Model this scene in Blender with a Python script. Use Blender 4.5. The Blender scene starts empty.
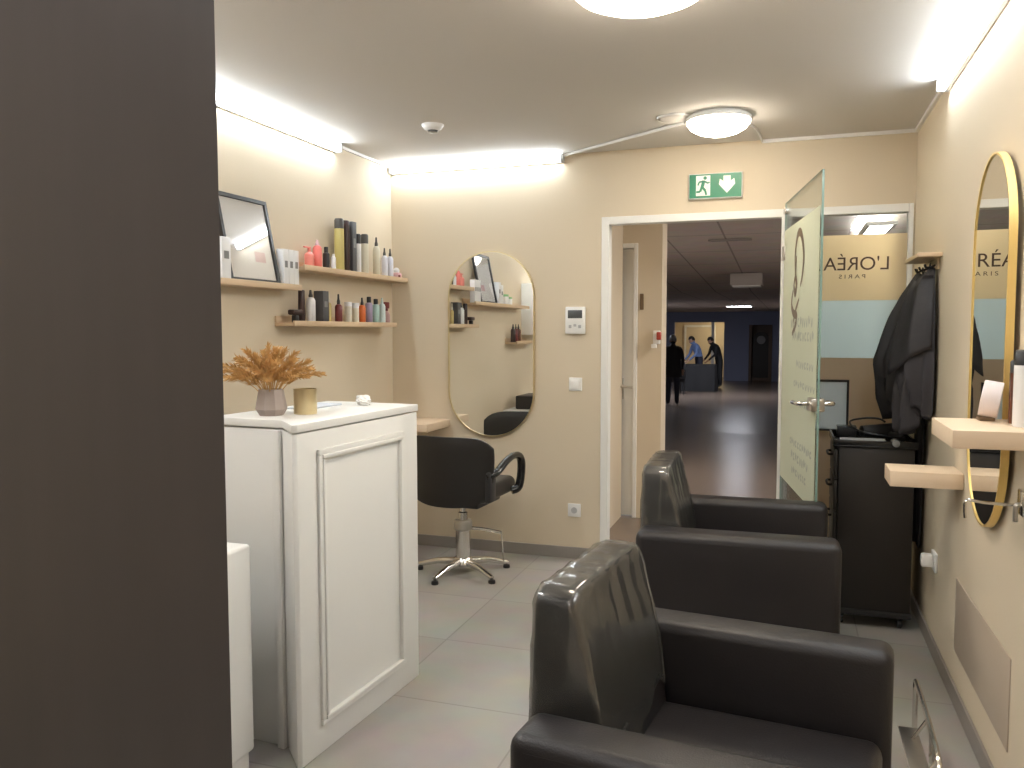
import bpy, bmesh, math, random
from mathutils import Vector, Matrix
random.seed(7)
PI = math.pi
SC = bpy.context.scene
COL = SC.collection
R = math.radians

# ------------------------------------------------------------------ materials
def mat(name, color, rough=.5, metal=0.0, bump=0.0, bscale=40.0, var=0.0, vscale=6.0, spec=.5, emit=None, es=0.0, trans=0.0, coat=0.0):
    m = bpy.data.materials.new(name); m.use_nodes = True
    nt = m.node_tree; b = nt.nodes['Principled BSDF']
    b.inputs['Base Color'].default_value = (*color, 1)
    b.inputs['Roughness'].default_value = rough
    b.inputs['Metallic'].default_value = metal
    b.inputs['Specular IOR Level'].default_value = spec
    b.inputs['Coat Weight'].default_value = coat
    if emit:
        b.inputs['Emission Color'].default_value = (*emit, 1); b.inputs['Emission Strength'].default_value = es
    tc = nt.nodes.new('ShaderNodeTexCoord')
    if var > 0:
        n = nt.nodes.new('ShaderNodeTexNoise'); n.inputs['Scale'].default_value = vscale; n.inputs['Detail'].default_value = 4
        nt.links.new(tc.outputs['Object'], n.inputs['Vector'])
        mx = nt.nodes.new('ShaderNodeMix'); mx.data_type = 'RGBA'
        mx.inputs[6].default_value = (*[c*(1-var) for c in color], 1); mx.inputs[7].default_value = (*[min(1, c*(1+var)) for c in color], 1)
        nt.links.new(n.outputs['Fac'], mx.inputs[0]); nt.links.new(mx.outputs[2], b.inputs['Base Color'])
    if bump > 0:
        n2 = nt.nodes.new('ShaderNodeTexNoise'); n2.inputs['Scale'].default_value = bscale; n2.inputs['Detail'].default_value = 3
        nt.links.new(tc.outputs['Object'], n2.inputs['Vector'])
        bp = nt.nodes.new('ShaderNodeBump'); bp.inputs['Strength'].default_value = bump; bp.inputs['Distance'].default_value = .01
        nt.links.new(n2.outputs['Fac'], bp.inputs['Height']); nt.links.new(bp.outputs['Normal'], b.inputs['Normal'])
    return m

def emission(name, color, s):
    m = bpy.data.materials.new(name); m.use_nodes = True
    nt = m.node_tree; nt.nodes.clear()
    e = nt.nodes.new('ShaderNodeEmission'); e.inputs[0].default_value = (*color, 1); e.inputs[1].default_value = s
    o = nt.nodes.new('ShaderNodeOutputMaterial'); nt.links.new(e.outputs[0], o.inputs[0]); return m

def wood(name, c1, c2, rough=.5, axis=1, scale=3.0):
    m = mat(name, c1, rough); nt = m.node_tree; b = nt.nodes['Principled BSDF']
    tc = nt.nodes.new('ShaderNodeTexCoord'); mp = nt.nodes.new('ShaderNodeMapping')
    s = [scale*10]*3; s[axis] = scale*.8; mp.inputs['Scale'].default_value = s
    n = nt.nodes.new('ShaderNodeTexNoise'); n.inputs['Scale'].default_value = 1.6; n.inputs['Detail'].default_value = 6
    mx = nt.nodes.new('ShaderNodeMix'); mx.data_type = 'RGBA'
    mx.inputs[6].default_value = (*c1, 1); mx.inputs[7].default_value = (*c2, 1)
    nt.links.new(tc.outputs['Object'], mp.inputs[0]); nt.links.new(mp.outputs[0], n.inputs['Vector'])
    nt.links.new(n.outputs['Fac'], mx.inputs[0]); nt.links.new(mx.outputs[2], b.inputs['Base Color']); return m

def tiles(name, c1, c2, mortar, w, h, ox, oy, rough=.4, bump=.15, msize=.004):
    m = mat(name, c1, rough); nt = m.node_tree; b = nt.nodes['Principled BSDF']
    tc = nt.nodes.new('ShaderNodeTexCoord'); mp = nt.nodes.new('ShaderNodeMapping')
    mp.inputs['Location'].default_value = (-ox, -oy, 0)
    br = nt.nodes.new('ShaderNodeTexBrick'); br.offset = 0.0; br.squash = 1.0
    br.inputs['Scale'].default_value = 1.0; br.inputs['Brick Width'].default_value = w; br.inputs['Row Height'].default_value = h
    br.inputs['Mortar Size'].default_value = msize; br.inputs['Mortar Smooth'].default_value = .3
    br.inputs['Color1'].default_value = (*c1, 1); br.inputs['Color2'].default_value = (*c2, 1); br.inputs['Mortar'].default_value = (*mortar, 1)
    n = nt.nodes.new('ShaderNodeTexNoise'); n.inputs['Scale'].default_value = 5; n.inputs['Detail'].default_value = 7
    mx = nt.nodes.new('ShaderNodeMix'); mx.data_type = 'RGBA'; mx.blend_type = 'OVERLAY'; mx.inputs[0].default_value = .18
    nt.links.new(tc.outputs['Object'], mp.inputs[0]); nt.links.new(mp.outputs[0], br.inputs['Vector'])
    nt.links.new(tc.outputs['Object'], n.inputs['Vector'])
    nt.links.new(br.outputs['Color'], mx.inputs[6]); nt.links.new(n.outputs['Color'], mx.inputs[7])
    nt.links.new(mx.outputs[2], b.inputs['Base Color'])
    bp = nt.nodes.new('ShaderNodeBump'); bp.inputs['Strength'].default_value = bump; bp.inputs['Distance'].default_value = .003
    inv = nt.nodes.new('ShaderNodeMath'); inv.operation = 'SUBTRACT'; inv.inputs[0].default_value = 1
    nt.links.new(br.outputs['Fac'], inv.inputs[1]); nt.links.new(inv.outputs[0], bp.inputs['Height']); nt.links.new(bp.outputs['Normal'], b.inputs['Normal'])
    return m

def see_through(name, tint, gloss=.08, fres=.6, rough=.02, haze=0.0, hazecol=(.9, .9, .9), bump=0.0, bscale=30.0):
    m = bpy.data.materials.new(name); m.use_nodes = True
    nt = m.node_tree; nt.nodes.clear()
    t = nt.nodes.new('ShaderNodeBsdfTransparent'); t.inputs[0].default_value = (*tint, 1)
    g = nt.nodes.new('ShaderNodeBsdfGlossy'); g.inputs['Roughness'].default_value = rough
    fr = nt.nodes.new('ShaderNodeLayerWeight'); fr.inputs['Blend'].default_value = .25
    ma = nt.nodes.new('ShaderNodeMath'); ma.operation = 'MULTIPLY_ADD'; ma.inputs[1].default_value = fres; ma.inputs[2].default_value = gloss
    nt.links.new(fr.outputs['Fresnel'], ma.inputs[0])
    mx = nt.nodes.new('ShaderNodeMixShader'); nt.links.new(ma.outputs[0], mx.inputs[0])
    last = t.outputs[0]
    if haze > 0:
        d = nt.nodes.new('ShaderNodeBsdfDiffuse'); d.inputs[0].default_value = (*hazecol, 1)
        m2 = nt.nodes.new('ShaderNodeMixShader'); m2.inputs[0].default_value = haze
        nt.links.new(t.outputs[0], m2.inputs[1]); nt.links.new(d.outputs[0], m2.inputs[2]); last = m2.outputs[0]
    nt.links.new(last, mx.inputs[1]); nt.links.new(g.outputs[0], mx.inputs[2])
    if bump > 0:
        tc = nt.nodes.new('ShaderNodeTexCoord'); n = nt.nodes.new('ShaderNodeTexNoise'); n.inputs['Scale'].default_value = bscale; n.inputs['Detail'].default_value = 3
        n.noise_type = 'RIDGED_MULTIFRACTAL'; n.inputs['Distortion'].default_value = .6;
        mp = nt.nodes.new('ShaderNodeMapping'); mp.inputs['Scale'].default_value = (1, 1, .45); mp.inputs['Rotation'].default_value = (.5, .3, 0)
        nt.links.new(tc.outputs['Object'], mp.inputs[0]); nt.links.new(mp.outputs[0], n.inputs['Vector'])
        bp = nt.nodes.new('ShaderNodeBump'); bp.inputs['Strength'].default_value = bump; bp.inputs['Distance'].default_value = .02
        nt.links.new(n.outputs['Fac'], bp.inputs['Height']); nt.links.new(bp.outputs['Normal'], g.inputs['Normal'])
    o = nt.nodes.new('ShaderNodeOutputMaterial'); nt.links.new(mx.outputs[0], o.inputs[0]); return m

def frosted(name, col, tl=.35, clear=.0):
    m = bpy.data.materials.new(name); m.use_nodes = True
    nt = m.node_tree; nt.nodes.clear()
    d = nt.nodes.new('ShaderNodeBsdfDiffuse'); d.inputs[0].default_value = (*col, 1)
    t = nt.nodes.new('ShaderNodeBsdfTranslucent'); t.inputs[0].default_value = (*col, 1)
    mx = nt.nodes.new('ShaderNodeMixShader'); mx.inputs[0].default_value = tl
    nt.links.new(d.outputs[0], mx.inputs[1]); nt.links.new(t.outputs[0], mx.inputs[2])
    o = nt.nodes.new('ShaderNodeOutputMaterial')
    if clear > 0:
        tr = nt.nodes.new('ShaderNodeBsdfTransparent'); m2 = nt.nodes.new('ShaderNodeMixShader'); m2.inputs[0].default_value = clear
        nt.links.new(mx.outputs[0], m2.inputs[1]); nt.links.new(tr.outputs[0], m2.inputs[2]); nt.links.new(m2.outputs[0], o.inputs[0])
    else:
        nt.links.new(mx.outputs[0], o.inputs[0])
    return m

M = {}
M['wall'] = mat('cream wall paint', (.64, .545, .41), .75, bump=.05, bscale=120, var=.02, vscale=2)
M['patch'] = mat('beige kick plate', (.47, .385, .30), .35, var=.03)
M['ceiling'] = mat('ceiling paint', (.65, .62, .59), .85, bump=.04, bscale=90)
M['floor'] = tiles('grey floor tiles', (.315, .295, .27), (.355, .335, .31), (.245, .23, .21), .6, .6, -.873, 2.815, .42)
M['skirt'] = mat('grey tile skirting', (.27, .245, .225), .4, var=.08)
M['white'] = mat('white lacquer', (.82, .82, .80), .35, var=.015)
M['frame'] = mat('white frame paint', (.78, .77, .74), .4)
M['plastic'] = mat('white plastic', (.80, .79, .77), .4)
M['paper'] = mat('white paper', (.82, .80, .78), .7)
M['dark'] = wood('dark wood laminate', (.042, .038, .038), (.056, .050, .050), .33, axis=2, scale=1.2)
M['leather'] = mat('black leatherette', (.017, .0145, .0155), .42, bump=.12, bscale=220, var=.15, vscale=8, spec=.45)
M['leather2'] = mat('black leather shell', (.014, .012, .011), .38, bump=.06, bscale=180)
M['chrome'] = mat('chrome', (.72, .70, .67), .16, 1.0)
M['steel'] = mat('brushed steel', (.55, .53, .50), .32, 1.0)
M['gold'] = mat('gold frame metal', (.86, .64, .25), .36, .75)
M['brass'] = mat('pale gold tumbler', (.66, .55, .33), .32, .9)
M['mirror'] = mat('mirror glass', (.86, .87, .85), .0, 1.0)
M['oak'] = wood('pale oak shelf', (.56, .40, .245), (.68, .51, .34), .5, axis=1)
M['oakx'] = wood('pale oak station shelf', (.66, .50, .35), (.74, .59, .43), .5, axis=0)
M['black'] = mat('black plastic', (.018, .017, .018), .4)
M['blackgloss'] = mat('glossy black plastic', (.012, .012, .013), .2)
M['cape'] = mat('black cape nylon', (.022, .020, .023), .52, bump=.25, bscale=18, spec=.4)
M['cape2'] = mat('charcoal cape nylon', (.034, .031, .036), .5, bump=.25, bscale=16, spec=.4)
M['trolley'] = wood('black trolley plastic', (.012, .0095, .0085), (.020, .016, .014), .38, axis=2, scale=1.2)
M['plasticwrap'] = see_through('clear plastic wrap', (.95, .95, .94), gloss=.10, rough=.12, haze=.05, hazecol=(.75, .76, .70), bump=.9, bscale=6)
M['glass'] = see_through('window glass', (.93, .96, .95), gloss=.03)
M['pictureglass'] = see_through('picture glass', (.98, .98, .98), gloss=.03, fres=.28)
M['glassedge'] = mat('green glass edge', (.22, .33, .29), .2)
M['film_tan'] = frosted('tan window film', (.90, .80, .62), .64)
M['film_low'] = frosted('brown window film', (.66, .54, .40), .40)
M['film_blue'] = frosted('pale blue window film', (.80, .88, .90), .68)
M['film_leaf'] = frosted('pale green frosted film', (.70, .72, .58), .30, .05)
M['ink'] = mat('dark brown lettering', (.085, .05, .035), .6)
M['greyink'] = mat('grey lettering', (.43, .45, .38), .6)
M['goldink'] = mat('bronze emblem', (.16, .115, .07), .5)
M['green'] = mat('exit sign green', (.02, .21, .11), .4)
M['signwhite'] = mat('exit sign white', (.78, .84, .78), .4)
M['vase'] = mat('grey stoneware', (.36, .30, .27), .7, var=.12, vscale=25)
M['grass'] = mat('dried grass', (.56, .33, .12), .8, var=.25, vscale=30)
M['batten'] = emission('cool LED tube', (.84, .93, 1.0), 16.0)
M['lampwarm'] = emission('warm lamp glass', (1.0, .88, .71), 13.0)
M['fill_neutral'] = emission('added neutral lamp glow', (1.0, .97, .93), 24.0)  # glow of the added, unseen salon lamps
M['fill_hall'] = emission('added corridor lamp glow', (1.0, .93, .82), 62.0)  # glow of the unseen lamps added to brighten corridor and hall
M['fill_far'] = emission('added hall lamp glow', (.85, .90, 1.0), 75.0)  # glow of the unseen lamp added for the far hall
M['panel_light'] = emission('corridor light panel', (1.0, .95, .88), 5.0)
M['far_light'] = emission('far hall lamp', (.92, .93, 1.0), 22.0)
M['room_light'] = emission('far room lamp', (1.0, .85, .55), 45.0)
M['hallfloor'] = mat('brown polished hall floor', (.165, .125, .10), .27, var=.12, vscale=1.5, bump=.02, bscale=8)
M['hallceil'] = tiles('hall ceiling tiles', (.52, .46, .42), (.54, .48, .44), (.30, .26, .24), .6, 1.2, -.66, 5.1, .9, .3, .012)
M['hallwall'] = mat('slate blue hall wall', (.20, .22, .32), .7)
M['hallbrown'] = mat('brown alcove wood', (.09, .055, .035), .6)
M['duct'] = mat('grey beam casing', (.36, .32, .29), .7)
M['boardwhite'] = mat('cool white board', (.80, .86, .88), .5)
M['red'] = mat('red plastic', (.42, .05, .03), .4)
M['brown'] = mat('brown plate', (.16, .10, .05), .5)
M['screen'] = mat('grey lcd screen', (.07, .075, .08), .25)
M['grey'] = mat('light grey plastic', (.45, .45, .45), .45)
M['bluegrey'] = mat('blue grey paper', (.52, .56, .63), .6)
M['pink'] = mat('coral pink plastic', (.80, .20, .17), .35)
M['pinkred'] = mat('rose pink plastic', (.78, .26, .22), .35)
M['palepink'] = mat('pale pink paper', (.70, .45, .48), .6)
M['rollpink'] = mat('pale pink paper roll', (.74, .66, .65), .7)
def colm(n, c, r=.35): M[n] = mat(n, c, r)
colm('gold bottle', (.52, .44, .16), .3); colm('dark brown bottle', (.035, .015, .013)); colm('charcoal box', (.075, .075, .08), .5)
colm('cream bottle', (.66, .62, .50)); colm('white bottle', (.76, .76, .77)); colm('lilac white bottle', (.66, .67, .76)); colm('smoke cap', (.06, .055, .05))
colm('burgundy bottle', (.15, .02, .02)); colm('orange bottle', (.62, .14, .025)); colm('lilac bottle', (.33, .28, .40)); colm('teal bottle', (.38, .55, .52))
colm('mint bottle', (.60, .70, .70)); colm('pale jar', (.62, .58, .48)); colm('blush bottle', (.48, .30, .28)); colm('label grey', (.22, .22, .22), .6)
colm('gold dropper', (.62, .48, .20), .25); colm('green print', (.25, .48, .22), .5); colm('amber bottle', (.10, .03, .015), .2)
colm('skin', (.42, .25, .17), .6); colm('navy cloth', (.022, .024, .04), .8); colm('black cloth', (.012, .012, .014), .8); colm('blue shirt', (.16, .24, .46), .8)
colm('hair dark', (.015, .011, .009), .6); colm('shoe', (.01, .01, .01), .5)

# ------------------------------------------------------------------ mesh helpers
def NB(): return bmesh.new()
def merge(dst, src):
    me = bpy.data.meshes.new('tmp'); src.to_mesh(me); src.free(); dst.from_mesh(me); bpy.data.meshes.remove(me)
def add_box(bm, x0, x1, y0, y1, z0, z1, bev=0.0, seg=2, mi=0, mtx=None):
    b = NB(); bmesh.ops.create_cube(b, size=1.0)
    for v in b.verts:
        v.co = Vector(((x0+x1)/2+v.co.x*(x1-x0), (y0+y1)/2+v.co.y*(y1-y0), (z0+z1)/2+v.co.z*(z1-z0)))
    if bev > 0:
        bmesh.ops.bevel(b, geom=list(b.edges), offset=bev, segments=seg, profile=.5, affect='EDGES')
    for f in b.faces: f.material_index = mi
    if mtx: bmesh.ops.transform(b, matrix=mtx, verts=b.verts)
    merge(bm, b); return bm
def bx(*a, **k): return add_box(NB(), *a, **k)
def add_lathe(bm, prof, cx=0, cy=0, z0=0, seg=20, mtx=None, mi=0):
    b = NB(); rings = []
    for r, z in prof:
        if r < 1e-5: rings.append([b.verts.new((cx, cy, z0+z))])
        else: rings.append([b.verts.new((cx+r*math.cos(2*PI*i/seg), cy+r*math.sin(2*PI*i/seg), z0+z)) for i in range(seg)])
    for A, B in zip(rings, rings[1:]):
        for i in range(seg):
            j = (i+1) % seg
            if len(A) == 1 and len(B) == 1: continue
            if len(A) == 1: b.faces.new((A[0], B[j], B[i]))
            elif len(B) == 1: b.faces.new((A[i], A[j], B[0]))
            else: b.faces.new((A[i], A[j], B[j], B[i]))
    if len(rings[0]) > 1: b.faces.new(list(reversed(rings[0])))
    if len(rings[-1]) > 1: b.faces.new(rings[-1])
    bmesh.ops.recalc_face_normals(b, faces=b.faces)
    for f in b.faces: f.material_index = mi
    if mtx: bmesh.ops.transform(b, matrix=mtx, verts=b.verts)
    merge(bm, b); return bm
def lathe(*a, **k): return add_lathe(NB(), *a, **k)
def add_tube(bm, pts, r, seg=10, closed=False, flat=None):
    """a tube through pts; r a number or a list; flat=(a,b) scales the section."""
    P = [Vector(p) for p in pts]; n = len(P)
    rr = r if isinstance(r, (list, tuple)) else [r]*n
    b = NB(); rings = []; up = None
    for i in range(n):
        if closed: t = P[(i+1) % n]-P[i-1]
        else: t = P[min(i+1, n-1)]-P[max(i-1, 0)]
        t.normalize()
        if up is None:
            up = Vector((0, 0, 1)) if abs(t.z) < .9 else Vector((1, 0, 0))
        s = t.cross(up); s.normalize(); up = s.cross(t); up.normalize()
        fa, fb = flat if flat else (1, 1)
        rings.append([b.verts.new(P[i]+(s*math.cos(2*PI*k/seg)*fa+up*math.sin(2*PI*k/seg)*fb)*rr[i]) for k in range(seg)])
    m = n if closed else n-1
    for i in range(m):
        A, B = rings[i], rings[(i+1) % n]
        for k in range(seg):
            j = (k+1) % seg; b.faces.new((A[k], A[j], B[j], B[k]))
    if not closed:
        b.faces.new(list(reversed(rings[0]))); b.faces.new(rings[-1])
    bmesh.ops.recalc_face_normals(b, faces=b.faces)
    merge(bm, b); return bm
def tube(*a, **k): return add_tube(NB(), *a, **k)
def smooth_path(pts, n=6):
    P = [Vector(p) for p in pts]; out = []
    for i in range(len(P)-1):
        p0, p1, p2, p3 = P[max(i-1, 0)], P[i], P[i+1], P[min(i+2, len(P)-1)]
        for k in range(n):
            t = k/n
            out.append(.5*((2*p1)+(p2-p0)*t+(2*p0-5*p1+4*p2-p3)*t*t+(3*p1-p0-3*p2+p3)*t**3))
    out.append(P[-1]); return out
def add_prism(bm, poly, z0, z1, bev=0.0, seg=2, mtx=None, mi=0):
    """polygon in xy raised from z0 to z1"""
    b = NB(); A = [b.verts.new((x, y, z0)) for x, y in poly]; B = [b.verts.new((x, y, z1)) for x, y in poly]
    b.faces.new(list(reversed(A))); b.faces.new(B); n = len(poly)
    for i in range(n): j = (i+1) % n; b.faces.new((A[i], A[j], B[j], B[i]))
    bmesh.ops.recalc_face_normals(b, faces=b.faces)
    if bev > 0: bmesh.ops.bevel(b, geom=list(b.edges), offset=bev, segments=seg, profile=.5, affect='EDGES')
    for f in b.faces: f.material_index = mi
    if mtx: bmesh.ops.transform(b, matrix=mtx, verts=b.verts)
    merge(bm, b); return bm
def prism(*a, **k): return add_prism(NB(), *a, **k)
def axes(o, x, y, z):
    """matrix with the given local axes at o"""
    m = Matrix.Identity(4)
    for i, a in enumerate((x, y, z)):
        a = Vector(a).normalized()
        for r in range(3): m[r][i] = a[r]
    for r in range(3): m[r][3] = o[r]
    return m
def build(name, bm, m, parent=None, angle=38, smooth=True, loc=None):
    me = bpy.data.meshes.new(name); bm.to_mesh(me); bm.free()
    for mm in (m if isinstance(m, (list, tuple)) else [m]): me.materials.append(M[mm] if isinstance(mm, str) else mm)
    if smooth:
        me.polygons.foreach_set('use_smooth', [True]*len(me.polygons)); me.set_sharp_from_angle(angle=R(angle))
    o = bpy.data.objects.new(name, me); COL.objects.link(o)
    if parent: o.parent = parent
    if loc: o.location = loc
    return o
def thing(name, label, cat, loc=(0, 0, 0), rz=0, group=None):
    o = bpy.data.objects.new(name, None); COL.objects.link(o); o.empty_display_size = .05
    o.location = loc; o.rotation_euler = (0, 0, rz); o['label'] = label; o['category'] = cat
    if group: o['group'] = group
    return o
def tag(o, label, cat, group=None):
    o['label'] = label; o['category'] = cat
    if group: o['group'] = group
    return o
def struct(name, bm, m, parent=None, smooth=False):
    o = build(name, bm, m, parent, smooth=smooth)
    if not parent: o['kind'] = 'structure'
    return o
def struct_root(name, loc=(0, 0, 0), rz=0):
    o = bpy.data.objects.new(name, None); COL.objects.link(o); o.location = loc; o.rotation_euler = (0, 0, rz); o['kind'] = 'structure'; return o

# ------------------------------------------------------------------ room shell
D, XL, XR, H = 4.918, -2.494, .624, 2.49
YB = -1.9
struct('floor', bx(XL-.1, XR+.1, YB-.1, 5.0, -.12, 0), 'floor')
struct('ceiling', bx(XL-.1, XR+.1, YB-.1, D+.2, H, H+.12), 'ceiling')
struct('wall_left', bx(XL-.12, XL, YB, D, 0, H), 'wall')
struct('wall_right', bx(XR, XR+.12, YB, D, 0, H), 'wall')
struct('wall_rear', bx(XL-.12, XR+.12, YB-.12, YB, 0, H), 'wall')
DX0, DX1, ZT = -1.087, .615, 2.10
b = bx(XL-.12, DX0, D, D+.2, 0, H)
add_box(b, DX0, DX1, D, D+.2, ZT, H); add_box(b, DX1, XR+.12, D, D+.2, 0, H)
struct('wall_back', b, 'wall')
bb = .072
struct('baseboard_back', bx(XL, DX0, D-.011, D, 0, bb, bev=.002), 'skirt')
struct('baseboard_right', bx(XR-.011, XR, YB, D, 0, bb, bev=.002), 'skirt')
struct('baseboard_left', bx(XL, XL+.011, YB, D, 0, bb, bev=.002), 'skirt')
# white door and sidelight frame
fr = struct_root('trim_1')
struct('left_post', bx(DX0, DX0+.046, D-.012, D+.07, 0, ZT, bev=.003), 'frame', fr)
struct('middle_post', bx(-.057, .0, D-.012, D+.07, 0, ZT-.045, bev=.003), 'frame', fr)
struct('right_post', bx(DX1-.024, DX1, D-.012, D+.07, 0, ZT, bev=.003), 'frame', fr)
struct('head_rail', bx(DX0+.046, DX1-.024, D-.012, D+.07, ZT-.045, ZT, bev=.003), 'frame', fr)
struct('sill_rail', bx(0, DX1-.024, D-.012, D+.07, 0, .06, bev=.003), 'frame', fr)

# sidelight window with films and lettering seen from behind
w1 = struct_root('window_1')
struct('pane', bx(0, DX1-.024, D+.02, D+.028, .06, ZT-.045), 'glass', w1)
F1, F2, F3 = 1.945, 1.585, 1.267
struct('upper_film', bx(0.001, DX1-.025, D+.017, D+.0185, F2, F1), 'film_tan', w1)
struct('middle_film', bx(0.001, DX1-.025, D+.017, D+.0185, F3, F2), 'film_blue', w1)
struct('lower_film', bx(0.001, DX1-.025, D+.017, D+.0185, .06, F3), 'film_low', w1)
def text_mesh(body, size, extrude=.0006, spacing=1.0):
    c = bpy.data.curves.new('t', 'FONT'); c.body = body; c.size = size; c.extrude = extrude; c.space_character = spacing
    o = bpy.data.objects.new('t', c); COL.objects.link(o)
    bpy.context.view_layer.update()
    me = bpy.data.meshes.new_from_object(o.evaluated_get(bpy.context.evaluated_depsgraph_get()))
    bpy.data.objects.remove(o); bpy.data.curves.remove(c); return me
def place_text(name, body, width, height, loc, parent, m, spacing=1.0, mirror=True):
    me = text_mesh(body, 1.0, .0, spacing)
    xs = [v.co.x for v in me.vertices]; ys = [v.co.y for v in me.vertices]
    x0, x1, y0 = min(xs), max(xs), min(ys); cap = .70
    for v in me.vertices:
        x = (v.co.x-x0)/(x1-x0)*width; y = v.co.y/cap*height
        v.co = Vector((-x if mirror else x, 0, y))
    me.materials.append(M[m]); o = bpy.data.objects.new(name, me); COL.objects.link(o); o.parent = parent; o.location = loc; return o
place_text('lettering', "L'OR\u00c9AL", .384, .072, (.502, D+.0155, 1.752), w1, 'ink', 1.0)
place_text('lettering', "PARIS", .135, .022, (.385, D+.0155, 1.706), w1, 'ink', 1.5)

# ------------------------------------------------------------------ corridor and hall beyond
def ramp(y):
    return 0 if y < 6.4 else (-.4 if y > 15 else -.4*(y-6.4)/8.6)
def strip(ys, x0, x1, zf, th):
    bm = NB(); rows = []
    for y in ys: rows.append([bm.verts.new((x, y, z)) for x, z in ((x0, zf(y)), (x1, zf(y)), (x1, zf(y)+th), (x0, zf(y)+th))])
    for A, B in zip(rows, rows[1:]):
        for i in range(4): j = (i+1) % 4; bm.faces.new((A[i], A[j], B[j], B[i]))
    bm.faces.new(rows[0]); bm.faces.new(list(reversed(rows[-1]))); bmesh.ops.recalc_face_normals(bm, faces=bm.faces); return bm
HXL, HXR, HY = -7.5, 3.0, 30.8
ys = [5.0, 6.4, 8.5, 11, 15, HY+.2]
struct('floor_hall', strip(ys, HXL, HXR, ramp, -.1), 'hallfloor')
hc = strip([D+.2]+ys[1:], HXL, HXR, lambda y: ramp(y)+2.5, .1)
struct('ceiling_hall', hc, 'hallceil')
struct('wall_corridor_left', bx(-1.4, -1.2, D+.2, 6.16, 0, 2.5), 'wall')
b = bx(-1.085, -.905, 6.16, 6.40, 0, 2.5); add_box(b, -1.98, -1.085, 6.16, 6.40, 2.07, 2.5); add_box(b, -3.4, -1.98, 6.16, 6.40, 0, 2.5)
struct('wall_corridor_facing', b, 'wall')
struct('wall_hall_left', bx(HXL-.1, HXL, 6.16, HY, -.5, 2.6), 'hallwall')
struct('wall_hall_right', bx(HXR, HXR+.1, D, HY, -.5, 2.6), 'hallwall')
struct('wall_hall_near', bx(HXL, -3.4, 6.16, 6.4, -.1, 2.6), 'hallwall')
struct('wall_salon_outside', bx(XR+.12, HXR, D, D+.2, 0, 2.6), 'hallwall')
# far wall with a lit doorway and a brown alcove
zf = -.4
b = bx(HXL, -4.05, HY, HY+.2, zf, 2.2); add_box(b, -2.27, -1.36, HY, HY+.2, zf, 2.2); add_box(b, -.66, HXR, HY, HY+.2, zf, 2.2)
add_box(b, -4.05, -2.27, HY, HY+.2, 1.72, 2.2); add_box(b, -1.36, -.66, HY, HY+.2, 1.62, 2.2)
struct('wall_hall_far', b, 'hallwall')
struct('wall_alcove', bx(-1.5, -.5, HY+.5, HY+.6, zf, 1.8), 'hallbrown')
struct('trim_2', bx(-1.40, -1.30, HY-.04, HY+.5, zf, 1.62), 'hallbrown')
struct('trim_3', bx(-.72, -.60, HY-.04, HY+.5, zf, 1.62), 'hallbrown')
b = bx(-4.6, -1.9, HY+2.2, HY+2.3, zf, 2.2); add_box(b, -4.7, -4.6, HY+.2, HY+2.3, zf, 2.2); add_box(b, -1.95, -1.85, HY+.2, HY+2.3, zf, 2.2)
struct('wall_far_room', b, 'wall')
struct('floor_far_room', bx(-4.7, -1.85, HY+.2, HY+2.3, zf-.1, zf), 'hallfloor')
struct('ceiling_far_room', bx(-4.7, -1.85, HY+.2, HY+2.3, 2.0, 2.1), 'ceiling')
struct('trim_4', bx(-2.72, -2.62, HY-.05, HY+.2, zf, 1.72), 'frame')
d3 = struct_root('door_3', (-3.25, HY+2.2, zf))
struct('door_panel', bx(-.62, .42, -.05, -.005, 0, 1.95, bev=.01), 'wall', d3)
struct('door_frame', add_box(add_box(bx(-.70, -.62, -.07, 0, 0, 2.03), .42, .50, -.07, 0, 0, 2.03), -.62, .42, -.07, 0, 1.95, 2.03), 'frame', d3)
# white corridor door
d2 = struct_root('door_2', (-1.98, 6.16, 0))
struct('door_panel', bx(.03, .862, .03, .07, .006, 2.03, bev=.004), 'frame', d2)
struct('door_frame', add_box(add_box(bx(.865, .895, -.012, .20, 0, 2.07, bev=.003), 0, .03, -.012, .20, 0, 2.07, bev=.003), .03, .865, -.012, .2, 2.035, 2.07, bev=.003), 'frame', d2)
hb = tube(smooth_path([(.775, .03, 1.0), (.775, -.03, 1.0), (.79, -.045, 1.0), (.87, -.045, .995)], 4), .010)
add_box(hb, .76, .79, .02, .031, .90, 1.06, bev=.004)
struct('door_handle', hb, 'steel', d2, smooth=True)

# hall fittings
def light_panel(name, label, x0, x1, y0, y1, z, m, grp=None):
    t = thing(name, label, 'ceiling light', ((x0+x1)/2, (y0+y1)/2, z), group=grp)
    w, l = (x1-x0)/2, (y1-y0)/2
    f = bx(-w-.03, w+.03, -l-.03, -l, -.03, 0); add_box(f, -w-.03, w+.03, l, l+.03, -.03, 0); add_box(f, -w-.03, -w, -l, l, -.03, 0); add_box(f, w, w+.03, -l, l, -.03, 0)
    build('frame', f, 'frame', t); build('diffuser', bx(-w, w, -l, l, -.02, -.004), m, t); return t
light_panel('ceiling_light_panel', 'long lit ceiling panel seen through the clear strip above the lettered glass', .62, .80, 7.6, 9.6, ramp(8.6)+2.43, 'panel_light')
light_panel('ceiling_light_panel', 'small bright lamp on the dark hall ceiling beyond the doorway', -1.66, -1.02, 23.2, 23.8, 2.1, 'far_light')
t = thing('ceiling_light', 'warm lamp in the lit room at the far end of the hall', 'ceiling light', (-2.5, HY+.9, 2.0))
build('base', lathe([(.14, -.03), (.15, 0)], seg=20), 'frame', t); build('dome', lathe([(0, -.10), (.08, -.085), (.13, -.03)], seg=20), 'room_light', t)
t = thing('ceiling_beam_box', 'grey boxed unit hanging below the hall ceiling', 'boxed unit', (-.60, 12.3, ramp(12.3)+2.5))
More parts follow.
